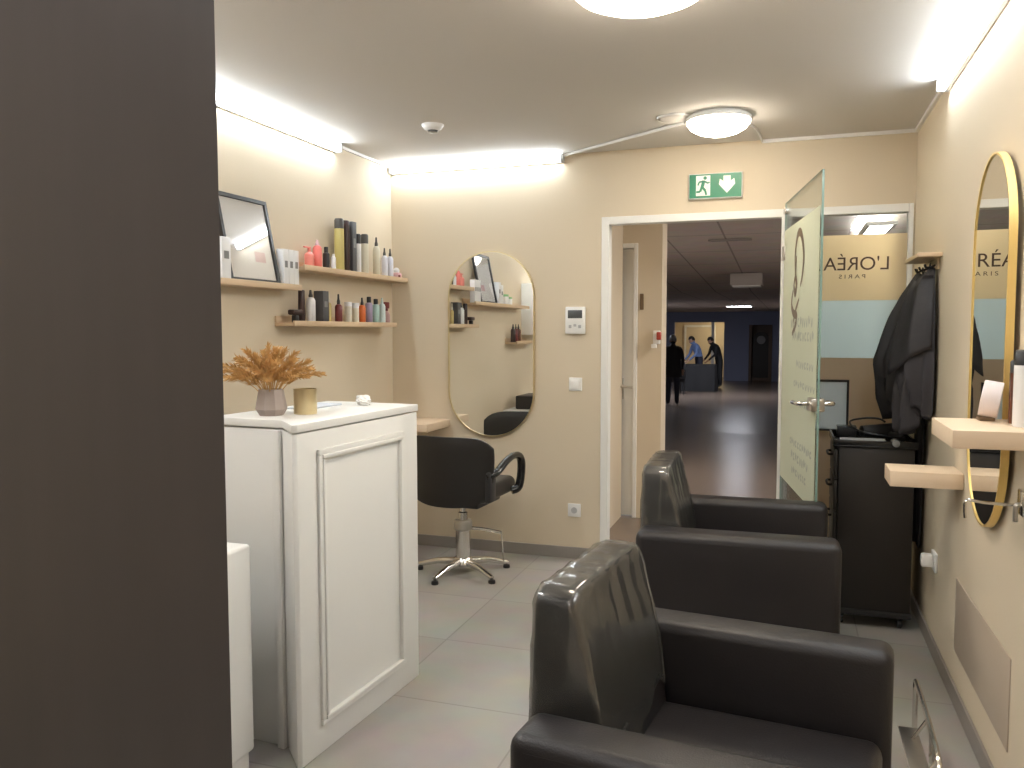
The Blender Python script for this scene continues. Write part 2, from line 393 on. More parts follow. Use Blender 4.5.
build('casing', bx(-.22, .22, -.25, .25, -.17, 0, bev=.01), 'duct', t); build('bottom_panel', bx(-.19, .19, -.22, .22, -.185, -.171), 'frame', t)
t = thing('ceiling_vent', 'slim dark slot vent in the hall ceiling near the doorway', 'vent', (-.62, 9.0, ramp(9)+2.495))
build('slot', bx(-.20, .20, -.035, .035, -.012, 0), 'smoke cap', t); build('frame', add_box(bx(-.22, .22, -.05, -.036, -.014, 0), -.22, .22, .036, .05, -.014, 0), 'duct', t)
o = build('sign_plate', bx(-1.068, -1.040, 6.150, 6.1595, 1.575, 1.695, bev=.003), 'brown'); tag(o, 'narrow brown plate on the cream corridor wall beside the white door', 'sign plate')
t = thing('alarm_bracket', 'small red and white fitting on the edge of the corridor wall', 'wall fitting', (-.935, 6.16, 1.35))
build('red_cap', bx(0, .032, -.06, -.012, .0, .06, bev=.008), 'red', t); build('white_bracket', add_box(bx(-.03, .022, -.03, 0, -.03, .07, bev=.005), -.04, 0, -.05, -.02, -.06, -.03, bev=.004), 'plastic', t)

# grandfather style cabinet in alcove
t = thing('longcase_cabinet', 'tall dark arched cabinet with a pale round face in the brown alcove', 'cabinet', (-.98, HY+.18, zf))
pol = [(-.27, 0), (.27, 0), (.27, 1.5)]+[(.27*math.cos(a*PI/12), 1.5+.27*math.sin(a*PI/12)) for a in range(1, 12)]+[(-.27, 1.5)]
build('body', prism(pol, 0, .28, mtx=axes((0, .14, 0), (1, 0, 0), (0, 0, 1), (0, -1, 0))), 'hair dark', t)
build('face', lathe([(0, 0), (.15, 0), (.15, .02), (0, .02)], seg=24, mtx=axes((0, -.14, 1.48), (1, 0, 0), (0, 0, 1), (0, -1, 0))), 'label grey', t)
build('plinth', bx(-.3, .3, -.16, .14, 0, .12, bev=.01), 'hallbrown', t)

# dark draped table in hall
t = thing('draped_table', 'table under a black cloth with two people bending over it', 'table', (-2.58, 25.3, zf))
bm = NB(); n = 48; rings = []
for zz, gx, gy, amp in ((.80, .50, .36, 0), (.785, .515, .375, 0), (.4, .53, .39, .02), (.01, .545, .405, .045)):
    ring = []
    for i in range(n):
        a = 2*PI*i/n; c, s = math.cos(a), math.sin(a); k = 1/max(abs(c), abs(s))**.8
        ring.append(bm.verts.new((gx*c*k*(1+amp*math.sin(a*9)), gy*s*k*(1+amp*math.sin(a*9+1)), zz)))
    rings.append(ring)
for A, B in zip(rings, rings[1:]):
    for i in range(n): bm.faces.new((A[i], A[(i+1) % n], B[(i+1) % n], B[i]))
bm.faces.new(rings[0]); bmesh.ops.recalc_face_normals(bm, faces=bm.faces)
build('cloth', bm, 'black cloth', t)
build('tabletop', bx(-.48, .48, -.34, .34, .755, .782), 'hallbrown', t)
# dark chair beside person
t = thing('hall_chair', 'dark upholstered chair between the standing person and the draped table', 'chair', (-3.12, 23.9, zf), R(20))
build('seat', bx(-.26, .26, -.26, .26, .34, .47, bev=.04), 'black cloth', t)
bm = prism([(-.25, .45), (.25, .45), (.27, .8), (.2, .95), (0, .99), (-.2, .95), (-.27, .8)], -.05, .05, bev=.02, mtx=axes((0, -.25, 0), (1, 0, 0), (0, 0, 1), (0, -1, 0)))
build('backrest', bm, 'black cloth', t)
for sx in (-1, 1):
    for sy in (-1, 1): build('leg', tube([(sx*.22, sy*.22, 0), (sx*.21, sy*.21, .36)], .02), 'black', t)

# ------------------------------------------------------------------ people
def person(label, loc, yaw, J, clothes, hairm, coat=None, height=1.7):
    """J: joints in metres for a 1.7 m figure facing +Y. clothes: dict region->material"""
    root = thing('person', label, 'person', loc, yaw)
    edges = []; verts = []; rad = []; idx = {}
    def V(nm, p, r):
        idx[nm] = len(verts); verts.append(Vector(p)); rad.append(r)
    def Eg(a, b_): edges.append((idx[a], idx[b_]))
    for nm, (p, r) in J.items(): V(nm, p, r)
    for a, c in (('pelvis', 'waist'), ('waist', 'chest'), ('chest', 'neck'), ('neck', 'headlow'), ('headlow', 'headmid'), ('headmid', 'headtop')): Eg(a, c)
    segs = [('pelvis', 'waist', 'bottom'), ('waist', 'chest', 'top'), ('chest', 'neck', 'top'), ('neck', 'headlow', 'skin'), ('headlow', 'headtop', 'skin')]
    for s in 'LR':
        for a, c, reg in (('chest', 'sh'+s, 'top'), ('sh'+s, 'el'+s, 'top'), ('el'+s, 'wr'+s, 'top'), ('wr'+s, 'pa'+s, 'skin'), ('pelvis', 'hip'+s, 'bottom'), ('hip'+s, 'kn'+s, 'bottom'), ('kn'+s, 'an'+s, 'bottom'), ('an'+s, 'to'+s, 'shoe')):
            Eg(a, c); segs.append((a, c, reg))
        w, pa, el = Vector(J['wr'+s][0]), Vector(J['pa'+s][0]), Vector(J['el'+s][0])
        d = (pa-w).normalized(); side = d.cross(Vector((0, 1, 0)) if abs(d.y) < .8 else Vector((0, 0, 1))).normalized(); cur = side.cross(d)
        for k in range(4):
            off = side*((k-1.5)*.021); ln = (.075, .085, .08, .062)[k]
            V(f'f{k}a{s}', pa+off+d*.03, .010); V(f'f{k}b{s}', pa+off*1.1+d*(.03+ln*.55)+cur*.008, .0095); V(f'f{k}c{s}', pa+off*1.1+d*(.03+ln)+cur*.026, .0085)
            Eg('pa'+s, f'f{k}a{s}'); Eg(f'f{k}a{s}', f'f{k}b{s}'); Eg(f'f{k}b{s}', f'f{k}c{s}'); segs.append((f'f{k}a{s}', f'f{k}c{s}', 'skin'))
        V('t1'+s, w+d*.03+side*.035, .012); V('t2'+s, w+d*.075+side*.058+cur*.01, .010); Eg('pa'+s, 't1'+s); Eg('t1'+s, 't2'+s); segs.append(('t1'+s, 't2'+s, 'skin'))
    me = bpy.data.meshes.new('body'); me.from_pydata(verts, edges, [])
    o = bpy.data.objects.new('body', me); COL.objects.link(o)
    sk = o.modifiers.new('skin', 'SKIN'); sk.use_smooth_shade = True
    if not me.skin_vertices: me.attributes  # the modifier adds the layer
    lay = me.skin_vertices[0].data
    for i, r in enumerate(rad): lay[i].radius = (r, r); lay[i].use_root = (i == idx['pelvis'])
    ss = o.modifiers.new('sub', 'SUBSURF'); ss.levels = 1; ss.render_levels = 1
    bpy.context.view_layer.update()
    m2 = bpy.data.meshes.new_from_object(o.evaluated_get(bpy.context.evaluated_depsgraph_get()))
    bm = NB(); bm.from_mesh(m2); bpy.data.meshes.remove(m2); bpy.data.objects.remove(o); bpy.data.meshes.remove(me)
    # head: skull, nose, ears, eyes joined to the body surface
    hl, hm, ht = (Vector(J[k][0]) for k in ('headlow', 'headmid', 'headtop'))
    upv = (ht-hl).normalized(); fwd = Vector((0, 1, 0)); fwd = (fwd-upv*fwd.dot(upv)).normalized(); sd = fwd.cross(upv)
    cen = hm
    def ell(c, rx, ry, rz):
        s_ = NB(); bmesh.ops.create_uvsphere(s_, u_segments=20, v_segments=14, radius=1)
        mt = Matrix((( *(sd*rx), c.x), )) if False else axes(c, sd, fwd, upv) @ Matrix.Diagonal((rx, ry, rz, 1))
        bmesh.ops.transform(s_, matrix=mt, verts=s_.verts); merge(bm, s_)
    ell(cen+upv*.02, .076, .095, .115); ell(cen-upv*.055+fwd*.03, .055, .06, .065)
    ell(cen+fwd*.098-upv*.015, .013, .018, .024); ell(cen+fwd*.085-upv*.055, .025, .012, .010)
    for s in (-1, 1): ell(cen+sd*s*.078-upv*.01, .010, .022, .032); ell(cen+sd*s*.032+fwd*.082+upv*.012, .014, .010, .009)
    me = bpy.data.meshes.new('body'); bm.to_mesh(me); bm.free()
    o = bpy.data.objects.new('tmp', me); COL.objects.link(o)
    rm = o.modifiers.new('r', 'REMESH'); rm.mode = 'VOXEL'; rm.voxel_size = .0085
    sm = o.modifiers.new('s', 'SMOOTH'); sm.iterations = 2; sm.factor = .4
    bpy.context.view_layer.update()
    fm = bpy.data.meshes.new_from_object(o.evaluated_get(bpy.context.evaluated_depsgraph_get()))
    bpy.data.objects.remove(o); bpy.data.meshes.remove(me)
    fm.name = 'body'; fm.materials.clear(); regs = ['skin', 'top', 'bottom', 'shoe']
    for r in regs: fm.materials.append(M[clothes[r]])
    SG = [(verts[idx[a]], verts[idx[c]], regs.index(rg), (rad[idx[a]]+rad[idx[c]])/2) for a, c, rg in segs]
    for pgon in fm.polygons:
        c = pgon.center; best = 1e9; bi = 0
        for A, B, ri, rr in SG:
            ab = B-A; t_ = max(0, min(1, (c-A).dot(ab)/max(ab.length_squared, 1e-9))); dd = (c-(A+ab*t_)).length-rr
            if dd < best: best = dd; bi = ri
        pgon.material_index = bi; pgon.use_smooth = True
    body = bpy.data.objects.new('body', fm); COL.objects.link(body); body.parent = root
    # hair: a cap over the skull
    hb_ = NB(); bmesh.ops.create_uvsphere(hb_, u_segments=24, v_segments=16, radius=1)
    dele = [v for v in hb_.verts if v.co.z < -.45 or (v.co.y > .45 and v.co.z < .38)]
    bmesh.ops.delete(hb_, geom=dele, context='VERTS')
    bmesh.ops.transform(hb_, matrix=axes(cen+upv*.026-fwd*.004, sd, fwd, upv) @ Matrix.Diagonal((.085, .102, .122, 1)), verts=hb_.verts)
    build('hair', hb_, hairm, root, angle=80)
    if coat:
        prof, m_ = coat; bm = NB(); n = 32; rr = []
        for z, ax, ay, cx, cy in prof:
            rr.append([bm.verts.new((cx+ax*math.cos(2*PI*i/n), cy+ay*math.sin(2*PI*i/n)*(1+.03*math.sin(i*1.9)), z)) for i in range(n)])
        for A, B in zip(rr, rr[1:]):
            for i in range(n): bm.faces.new((A[i], A[(i+1) % n], B[(i+1) % n], B[i]))
        bmesh.ops.recalc_face_normals(bm, faces=bm.faces); build('coat', bm, m_, root, angle=80)
    return root
def standing():
    J = {'pelvis': ((0, 0, .92), .125), 'waist': ((0, 0, 1.08), .12), 'chest': ((0, 0, 1.30), .145), 'neck': ((0, .01, 1.45), .056), 'headlow': ((0, .02, 1.51), .055), 'headmid': ((0, .03, 1.58), .06), 'headtop': ((0, .03, 1.63), .05)}
    for s, q_ in (('L', -1), ('R', 1)):
        J['sh'+s] = ((q_*.185, 0, 1.40), .062); J['el'+s] = ((q_*.24, -.02, 1.12), .046); J['wr'+s] = ((q_*.235, .06, .89), .032); J['pa'+s] = ((q_*.232, .075, .81), .036)
        J['hip'+s] = ((q_*.095, 0, .86), .095); J['kn'+s] = ((q_*.10, .01, .47), .078); J['an'+s] = ((q_*.105, -.01, .085), .058); J['to'+s] = ((q_*.12, .14, .035), .035)
    return J
person('person in a dark coat standing with their back to the doorway', (-2.69, 20.2, zf), R(8), standing(),
       {'skin': 'skin', 'top': 'black cloth', 'bottom': 'navy cloth', 'shoe': 'shoe'}, 'label grey',
       coat=([(1.44, .10, .085, 0, 0), (1.40, .20, .12, 0, 0), (1.28, .215, .155, 0, 0), (1.08, .19, .15, 0, 0), (.9, .205, .165, 0, 0), (.70, .22, .175, 0, 0), (.69, .20, .16, 0, 0)], 'black cloth'))
def bending(lean=.45):
    J = standing(); 
    def rotj(p):
        y, z = p[1], p[2]-.92; c, s = math.cos(lean), math.sin(lean)
        return (p[0], y*c+z*s-.05, .92+z*c-y*s)
    for k in list(J):
        if k[:2] in ('wa', 'ch', 'ne', 'he', 'sh'): J[k] = (rotj(J[k][0]), J[k][1])
    for s, q_ in (('L', -1), ('R', 1)):
        sh = Vector(J['sh'+s][0]); J['el'+s] = (tuple(sh+Vector((q_*.05, .06, -.27))), .046); J['wr'+s] = (tuple(sh+Vector((q_*-.02, .24, -.44))), .032); J['pa'+s] = (tuple(sh+Vector((q_*-.03, .30, -.49))), .036)
    return J
person('person in a light blue shirt bending over the draped table', (-2.68, 26.25, zf), R(120), bending(.42),
       {'skin': 'skin', 'top': 'blue shirt', 'bottom': 'navy cloth', 'shoe': 'shoe'}, 'hair dark')
person('person in black leaning at the end of the draped table', (-2.12, 26.9, zf), R(120), bending(.5),
       {'skin': 'skin', 'top': 'black cloth', 'bottom': 'black cloth', 'shoe': 'shoe'}, 'hair dark')

# ------------------------------------------------------------------ glass door leaf
hx, hy = -.035, 4.895; tip = Vector((.125, 3.9)); dv = tip-Vector((hx, hy)); LW = dv.length
rz = math.atan2(dv.y, dv.x)
d1 = struct_root('door_1', (hx, hy, 0), rz)      # local +x runs from the hinge to the free edge; the visible face is local -y
bm = bx(0.0, LW, -.005, .005, .012, 2.125)
for f in bm.faces: f.material_index = 0 if abs(f.normal.y) > .5 else 1
struct('glass_panel', bm, ['glass', 'glassedge'], d1)
sgn = -1
fm = struct('frosted_film', bx(.012, LW-.022, -.0072, -.0056, .60, 1.972), 'film_leaf', d1)
def stroke(bm, pts, w, y=-.0085):
    """flat ribbon of width w in the leaf plane"""
    P = [Vector((p[0], 0, p[1])) for p in smooth_path([(a, c, 0) for a, c in pts], 5) for p in [(p.x, p.y)]]
    L_, R_ = [], []
    for i, p in enumerate(P):
        t_ = (P[min(i+1, len(P)-1)]-P[max(i-1, 0)]).normalized(); n_ = Vector((-t_.z, 0, t_.x))
        k = 1-.55*abs(2*i/(len(P)-1)-1)**2
        L_.append(bm.verts.new((p.x+n_.x*w*k, y, p.z+n_.z*w*k))); R_.append(bm.verts.new((p.x-n_.x*w*k, y, p.z-n_.z*w*k)))
    for i in range(len(P)-1): bm.faces.new((L_[i], L_[i+1], R_[i+1], R_[i]))
em = NB()
stroke(em, [(.40, 1.70), (.38, 1.80), (.44, 1.90), (.54, 1.90), (.62, 1.80), (.60, 1.70), (.54, 1.64)], .022)
stroke(em, [(.40, 1.70), (.36, 1.655), (.40, 1.61), (.44, 1.655), (.40, 1.71), (.42, 1.80)], .022)
stroke(em, [(.34, 1.63), (.30, 1.56), (.36, 1.51), (.46, 1.49), (.40, 1.43), (.33, 1.40)], .022)
stroke(em, [(.52, 1.58), (.42, 1.52), (.36, 1.46)], .014)
struct('emblem', em, 'goldink', fm)
rnd = random.Random(3)
def scribble(x0, x1, z, hgt):
    bm = NB(); x = x0
    while x < x1-.02:
        w = rnd.uniform(.03, .06); k = rnd.choice((0, 1, 2))
        if k == 0: stroke(bm, [(x, z-hgt*.4), (x+w*.2, z+hgt*.4), (x+w*.5, z-hgt*.1), (x+w*.8, z+hgt*.35)], .008)
        elif k == 1: stroke(bm, [(x+w*.7, z+hgt*.3), (x+w*.2, z+hgt*.2), (x+w*.15, z-hgt*.25), (x+w*.75, z-hgt*.3)], .008)
        else: stroke(bm, [(x, z+hgt*.35), (x+w*.4, z-hgt*.35), (x+w*.8, z+hgt*.3)], .008)
        x += w+.012
    return bm
for x0, x1, z, hh in ((.30, .92, 1.46, .06), (.36, .92, 1.39, .055), (.48, .90, 1.25, .04), (.42, .94, 1.15, .035), (.55, .84, 1.055, .03), (.34, .90, .845, .04), (.38, .86, .775, .05), (.40, .80, .70, .04)):
    struct('lettering', scribble(x0, x1, z, hh), 'greyink', fm)
hb = bx(LW-.10, LW-.005, -.030, .030, 1.055, 1.115, bev=.006)
hd = struct('lock_case', hb, 'steel', d1, smooth=True)
for s in (-1, 1):
    hb = tube(smooth_path([(LW-.06, s*.028, 1.088), (LW-.06, s*.065, 1.088), (LW-.08, s*.078, 1.088), (LW-.20, s*.078, 1.083)], 4), .0105)
    struct('door_handle', hb, 'chrome', d1, smooth=True)
for z in (.25, 1.85): struct('hinge', bx(-.02, .05, -.016, .016, z-.04, z+.04, bev=.004), 'steel', d1, smooth=True)
struct('top_patch', bx(.0, .04, -.014, .014, 2.065, 2.10, bev=.003), 'chrome', d1, smooth=True)

# framed white board on the sidelight glass
t = thing('notice_board', 'white board with a thin black frame standing behind the trolley against the glass', 'notice board', (.175, D-.02, .86))
f = bx(-.14, .14, -.010, .010, 0, .012); add_box(f, -.14, .14, -.010, .010, .274, .286); add_box(f, -.14, -.128, -.010, .010, .012, .274); add_box(f, .128, .14, -.010, .010, .012, .274)
build('frame', f, 'black', t); build('sheet', bx(-.128, .128, -.004, .004, .012, .274), 'boardwhite', t)

# ------------------------------------------------------------------ lighting fixtures
def batten(label, p0, p1, wall_dir):
    """LED tube batten in the corner of wall and ceiling from p0 to p1"""
    p0, p1 = Vector(p0), Vector(p1); d = (p1-p0); L = d.length; d.normalize(); wd = Vector(wall_dir)
    t = thing('led_batten', label, 'light', p0, 0, 'cool white tube lights along the ceiling edge')
    m = axes((0, 0, 0), d, -wd, d.cross(-wd))     # x along, y away from wall
    zz = Vector((0, 0, 1)); sz = 1 if (d.cross(-wd)).z > 0 else -1
    def part(nm, a0, a1, b0, b1, c0, c1, mt, bev=.002):
        if sz > 0: bm = bx(a0, a1, b0, b1, c0, c1, bev=bev, mtx=m)
        else: bm = bx(a0, a1, b0, b1, -c1, -c0, bev=bev, mtx=m)
        return build(nm, bm, mt, t)
    part('housing', 0, L, .002, .020, -.052, -.006, 'frame')
    part('diffuser', .012, L-.012, .021, .050, -.050, -.010, 'batten', .008)
    part('end_cap', -.004, .011, .001, .052, -.054, -.004, 'grey'); part('end_cap', L-.011, L+.004, .001, .052, -.054, -.004, 'grey')
    return t
batten('lit white tube along the top of the left wall above the picture shelf', (XL, 1.3, H), (XL, 4.21, H), (-1, 0, 0))
batten('lit white tube along the top of the back wall above the oval mirror', (XL+.01, D, H), (-1.324, D, H), (0, 1, 0))
batten('lit white tube along the top of the right wall above the gold framed mirror', (XR, .6, H), (XR, 3.99, H), (1, 0, 0))
def dome(label, x, y, r=.165, m='lampwarm', z=None, drop=0):
    t = thing('ceiling_lamp', label, 'ceiling lamp', (x, y, H if z is None else z), group='round ceiling lamps')
    if drop:
        build('stem', lathe([(.012, 0), (.012, drop)], seg=10), 'frame', t); t.location.z -= drop  # stem only for the added hall pendants
    build('base', lathe([(r*.92, 0), (r*1.0, -.012), (r*1.0, -.028), (r*.97, -.03), (0, -.03)][::-1], seg=40), 'frame', t)
    build('glass_dome', lathe([(0, -.098), (r*.35, -.094), (r*.65, -.080), (r*.86, -.060), (r*.965, -.038), (r*.965, -.031)], seg=40), m, t)
    return t
dome('round lit lamp on the ceiling in front of the exit sign', -.36, 4.30, .16)
dome('large round lit lamp cut by the top edge of the photo', -.445, 2.53, .222)
dome('added unseen round lamp just in front of the dark panel on the ceiling', -1.0, .28, .15, 'fill_neutral')  # unseen lamp added so the dark panel brightens towards its top
dome('added unseen round lamp near the rear of the salon behind the viewer', -.9, -1.0, .175, 'fill_neutral')  # fill lamp added behind the camera to light the near part
dome('added unseen round lamp above the reception counter behind the dark panel', -1.75, 1.5, .14, 'fill_neutral')  # lamp added out of view to brighten the counter's near end
dome('added unseen round corridor lamp just outside the lettered glass', .95, 5.65, .2, 'fill_hall', 2.5)  # hidden lamp added to light the corridor wall and backlight the films
dome('added unseen round hall lamp to the side of the corridor wall', -2.3, 8.6, .2, 'fill_hall', ramp(8.6)+2.5, .4)  # hidden pendant added to throw light on the hall ceiling
dome('added unseen round hall lamp outside, well past the lettered glass', 1.9, 9.0, .2, 'fill_hall', ramp(9)+2.5, .4)  # second hidden pendant added for hall ceiling light
dome('added unseen round lamp in the side of the far hall', -4.3, 22.5, .25, 'fill_far', 2.1)  # unseen lamp added to lift the far wall and the people
t = thing('smoke_detector', 'small white smoke detector with a dark sensor on the ceiling', 'smoke detector', (-1.784, 4.0, H))
build('body', lathe([(0, -.030), (.030, -.030), (.045, -.022), (.056, -.008), (.058, 0)], seg=28), 'plastic', t); build('sensor', lathe([(0, -.040), (.024, -.038), (.028, -.030), (.028, -.026), (0, -.026)], seg=20), 'screen', t)
t = thing('ceiling_rosette', 'flat round cover plate on the ceiling beside the lit lamp', 'cover plate', (-.575, 4.26, H))
build('disc', lathe([(0, -.010), (.065, -.010), (.075, 0)], seg=28), 'ceiling', t); build('rim', lathe([(.074, 0), (.078, -.008), (.084, -.008), (.087, 0)], seg=28), 'frame', t)
o = build('cable', tube([(-1.315, D-.03, H-.012), (-.53, 4.34, H-.010)], .009, 8), 'plastic'); tag(o, 'white cable trunking across the ceiling from the wall light to the lamp', 'cable')
o = build('cable', tube(smooth_path([(-.24, 4.42, H-.010), (-.19, 4.6, H-.010), (-.17, 4.895, H-.012)], 4), .006, 8), 'plastic'); tag(o, 'short white cable from the round lamp to the top of the door wall', 'cable')
struct('trim_5', bx(-.17, XR, D-.016, D, H-.018, H), 'plastic'); struct('trim_6', bx(XR-.016, XR, 4.0, D-.016, H-.018, H), 'plastic')
struct('trim_7', bx(XL, XL+.014, 4.22, D, H-.016, H), 'plastic')

# exit sign
t = thing('exit_sign', 'green emergency exit sign with a white running figure above the doorway', 'sign', (-.422, D, 2.18))
build('housing', bx(-.150, .150, -.028, 0, -.005, .139, bev=.003), 'frame', t)
build('face', bx(-.145, .145, -.0305, -.0285, 0, .134), 'green', t)
face = axes((0, -.0315, 0), (1, 0, 0), (0, 0, 1), (0, -1, 0))
build('door_field', prism([(-.108, .012), (-.028, .012), (-.028, .126), (-.108, .126)], 0, .0008, mtx=face), 'signwhite', t)
def seg2(bm, a, c, w):
    a, c = Vector(a), Vector(c); d = (c-a).normalized(); n_ = Vector((-d.y, d.x))*w
    add_prism(bm, [tuple(a+n_), tuple(a-n_), tuple(c-n_), tuple(c+n_)], .001, .0018, mtx=face)
f = prism([(-.057+.010*math.cos(k*PI/8), .112+.010*math.sin(k*PI/8)) for k in range(16)], .001, .0018, mtx=face)
seg2(f, (-.064, .098), (-.074, .058), .009); seg2(f, (-.066, .096), (-.040, .082), .0045); seg2(f, (-.040, .082), (-.032, .088), .004)
seg2(f, (-.066, .094), (-.090, .090), .0045); seg2(f, (-.090, .090), (-.097, .072), .004); seg2(f, (-.072, .060), (-.055, .040), .0065); seg2(f, (-.055, .040), (-.050, .016), .0055)
seg2(f, (-.076, .060), (-.084, .036), .0065); seg2(f, (-.084, .036), (-.106, .034), .0055)
build('running_figure', f, 'green', t)
build('arrow', prism([(.045, .120), (.085, .120), (.085, .090), (.105, .104), (.110, .072), (.065, .022), (.020, .072), (.025, .104), (.045, .090)], 0, .0008, mtx=face), 'signwhite', t)

# wall fittings
t = thing('thermostat', 'white wall thermostat with a grey screen above the light switch', 'thermostat', (-1.245, D, 1.40))
build('body', bx(-.062, .062, -.028, 0, 0, .165, bev=.006), 'plastic', t); build('screen', bx(-.045, .045, -.0295, -.027, .095, .145, bev=.001), 'screen', t)
for x in (-.03, 0, .03): build('button', bx(x-.009, x+.009, -.031, -.027, .035 if x else .045, .055 if x else .060, bev=.002), 'grey', t)
t = thing('light_switch', 'white square light switch below the thermostat', 'switch', (-1.245, D, 1.05))
build('plate', bx(-.041, .041, -.010, 0, 0, .082, bev=.003), 'plastic', t); build('rocker', bx(-.027, .027, -.016, -.009, .014, .068, bev=.002), 'paper', t)
t = thing('wall_socket', 'white square socket low on the back wall beside the doorway', 'socket', (-1.25, D, .265))
build('plate', bx(-.041, .041, -.010, 0, 0, .082, bev=.003), 'plastic', t)
build('socket_well', lathe([(0, 0), (.019, 0), (.0195, .003), (.0, .003)], seg=20, mtx=axes((0, -.0095, .041), (1, 0, 0), (0, 0, 1), (0, -1, 0))), 'grey', t)
t = thing('wall_socket', 'white double socket with a plug on the right wall beside the trolley', 'socket', (XR, 3.95, .37))
build('plate', bx(-.012, 0, -.05, .05, 0, .082, bev=.003), 'plastic', t); build('plug', bx(-.060, -.012, -.02, .025, .015, .07, bev=.008), 'plastic', t)
build('plug', bx(-.05, -.012, .03, .048, .03, .065, bev=.006), 'plastic', t)
o = build('kick_plate', bx(XR-.004, XR-.0002, 2.655, 3.475, .195, .472, bev=.001), 'patch'); tag(o, 'flat beige rectangular plate low on the right wall below the gold mirror', 'kick plate')

# ------------------------------------------------------------------ mirrors
def oval(w, h, n=24):
    r = w/2; pts = []
    for k in range(n+1): a = PI*k/n; pts.append((r*math.cos(a), h/2-r+r*math.sin(a)))
    for k in range(n+1): a = PI+PI*k/n; pts.append((r*math.cos(a), -h/2+r+r*math.sin(a)))
    return pts
def ringmesh(po, pi_, d0, d1, mtx):
    b = NB(); n = len(po); vs = [[b.verts.new((x, y, z)) for x, y in P] for P, z in ((po, d0), (po, d1), (pi_, d1), (pi_, d0))]
    for k in range(4):
        A, B = vs[k], vs[(k+1) % 4]
        for i in range(n): j = (i+1) % n; b.faces.new((A[i], A[j], B[j], B[i]))
    bmesh.ops.recalc_face_normals(b, faces=b.faces); bmesh.ops.transform(b, matrix=mtx, verts=b.verts); return b
t = thing('oval_mirror', 'tall oval mirror with a thin gold rim on the back wall behind the styling chair', 'mirror', (-1.797, D, .745), group='oval mirrors')
mt = axes((0, 0, .588), (1, 0, 0), (0, 0, 1), (0, -1, 0))
build('frame', ringmesh(oval(.58, 1.176), oval(.566, 1.162), 0.001, .022, mt), 'brass', t)
build('glass', prism(oval(.566, 1.162), .004, .014, mtx=mt), 'mirror', t, smooth=False)
t = thing('oval_mirror', 'tall oval mirror in a deep gold frame on the right wall', 'mirror', (XR-.003, 2.978, .790), R(-1.2), group='oval mirrors')
mt = axes((0, 0, .5925), (0, -1, 0), (0, 0, 1), (-1, 0, 0))
build('frame', ringmesh(oval(.555, 1.185), oval(.541, 1.171), 0.006, .028, mt), 'gold', t)
build('glass', prism(oval(.5405, 1.1705), .017, .024, mtx=mt), 'mirror', t, smooth=False)

# ------------------------------------------------------------------ wooden shelves on left wall
def ledge(label, y0, y1, z, group='oak picture ledges on the left wall'):
    t = thing('wall_shelf', label, 'shelf', (XL, (y0+y1)/2, z), group=group); L = (y1-y0)/2
    build('board', bx(.001, .12, -L, L, -.018, 0, bev=.002), 'oak', t)
    build('front_lip', bx(.108, .121, -L, L, -.0185, .010, bev=.002), 'oak', t)
    build('back_rail', bx(.001, .012, -L, L, .0005, .035, bev=.002), 'oak', t)
    return t
SA, SB, SCz, SD = 1.645, 1.752, 1.462, 1.315
ledge('oak wall shelf holding the leaning picture frame', 2.25, 3.672, SA)
ledge('highest oak wall shelf near the corner with the tall gold can', 3.70, 4.905, SB)
ledge('lower oak wall shelf with the orange and teal bottles', 3.60, 4.74, SCz)
ledge('oak wall shelf over the reception desk seen in the oval mirror', 2.0, 2.62, SD)

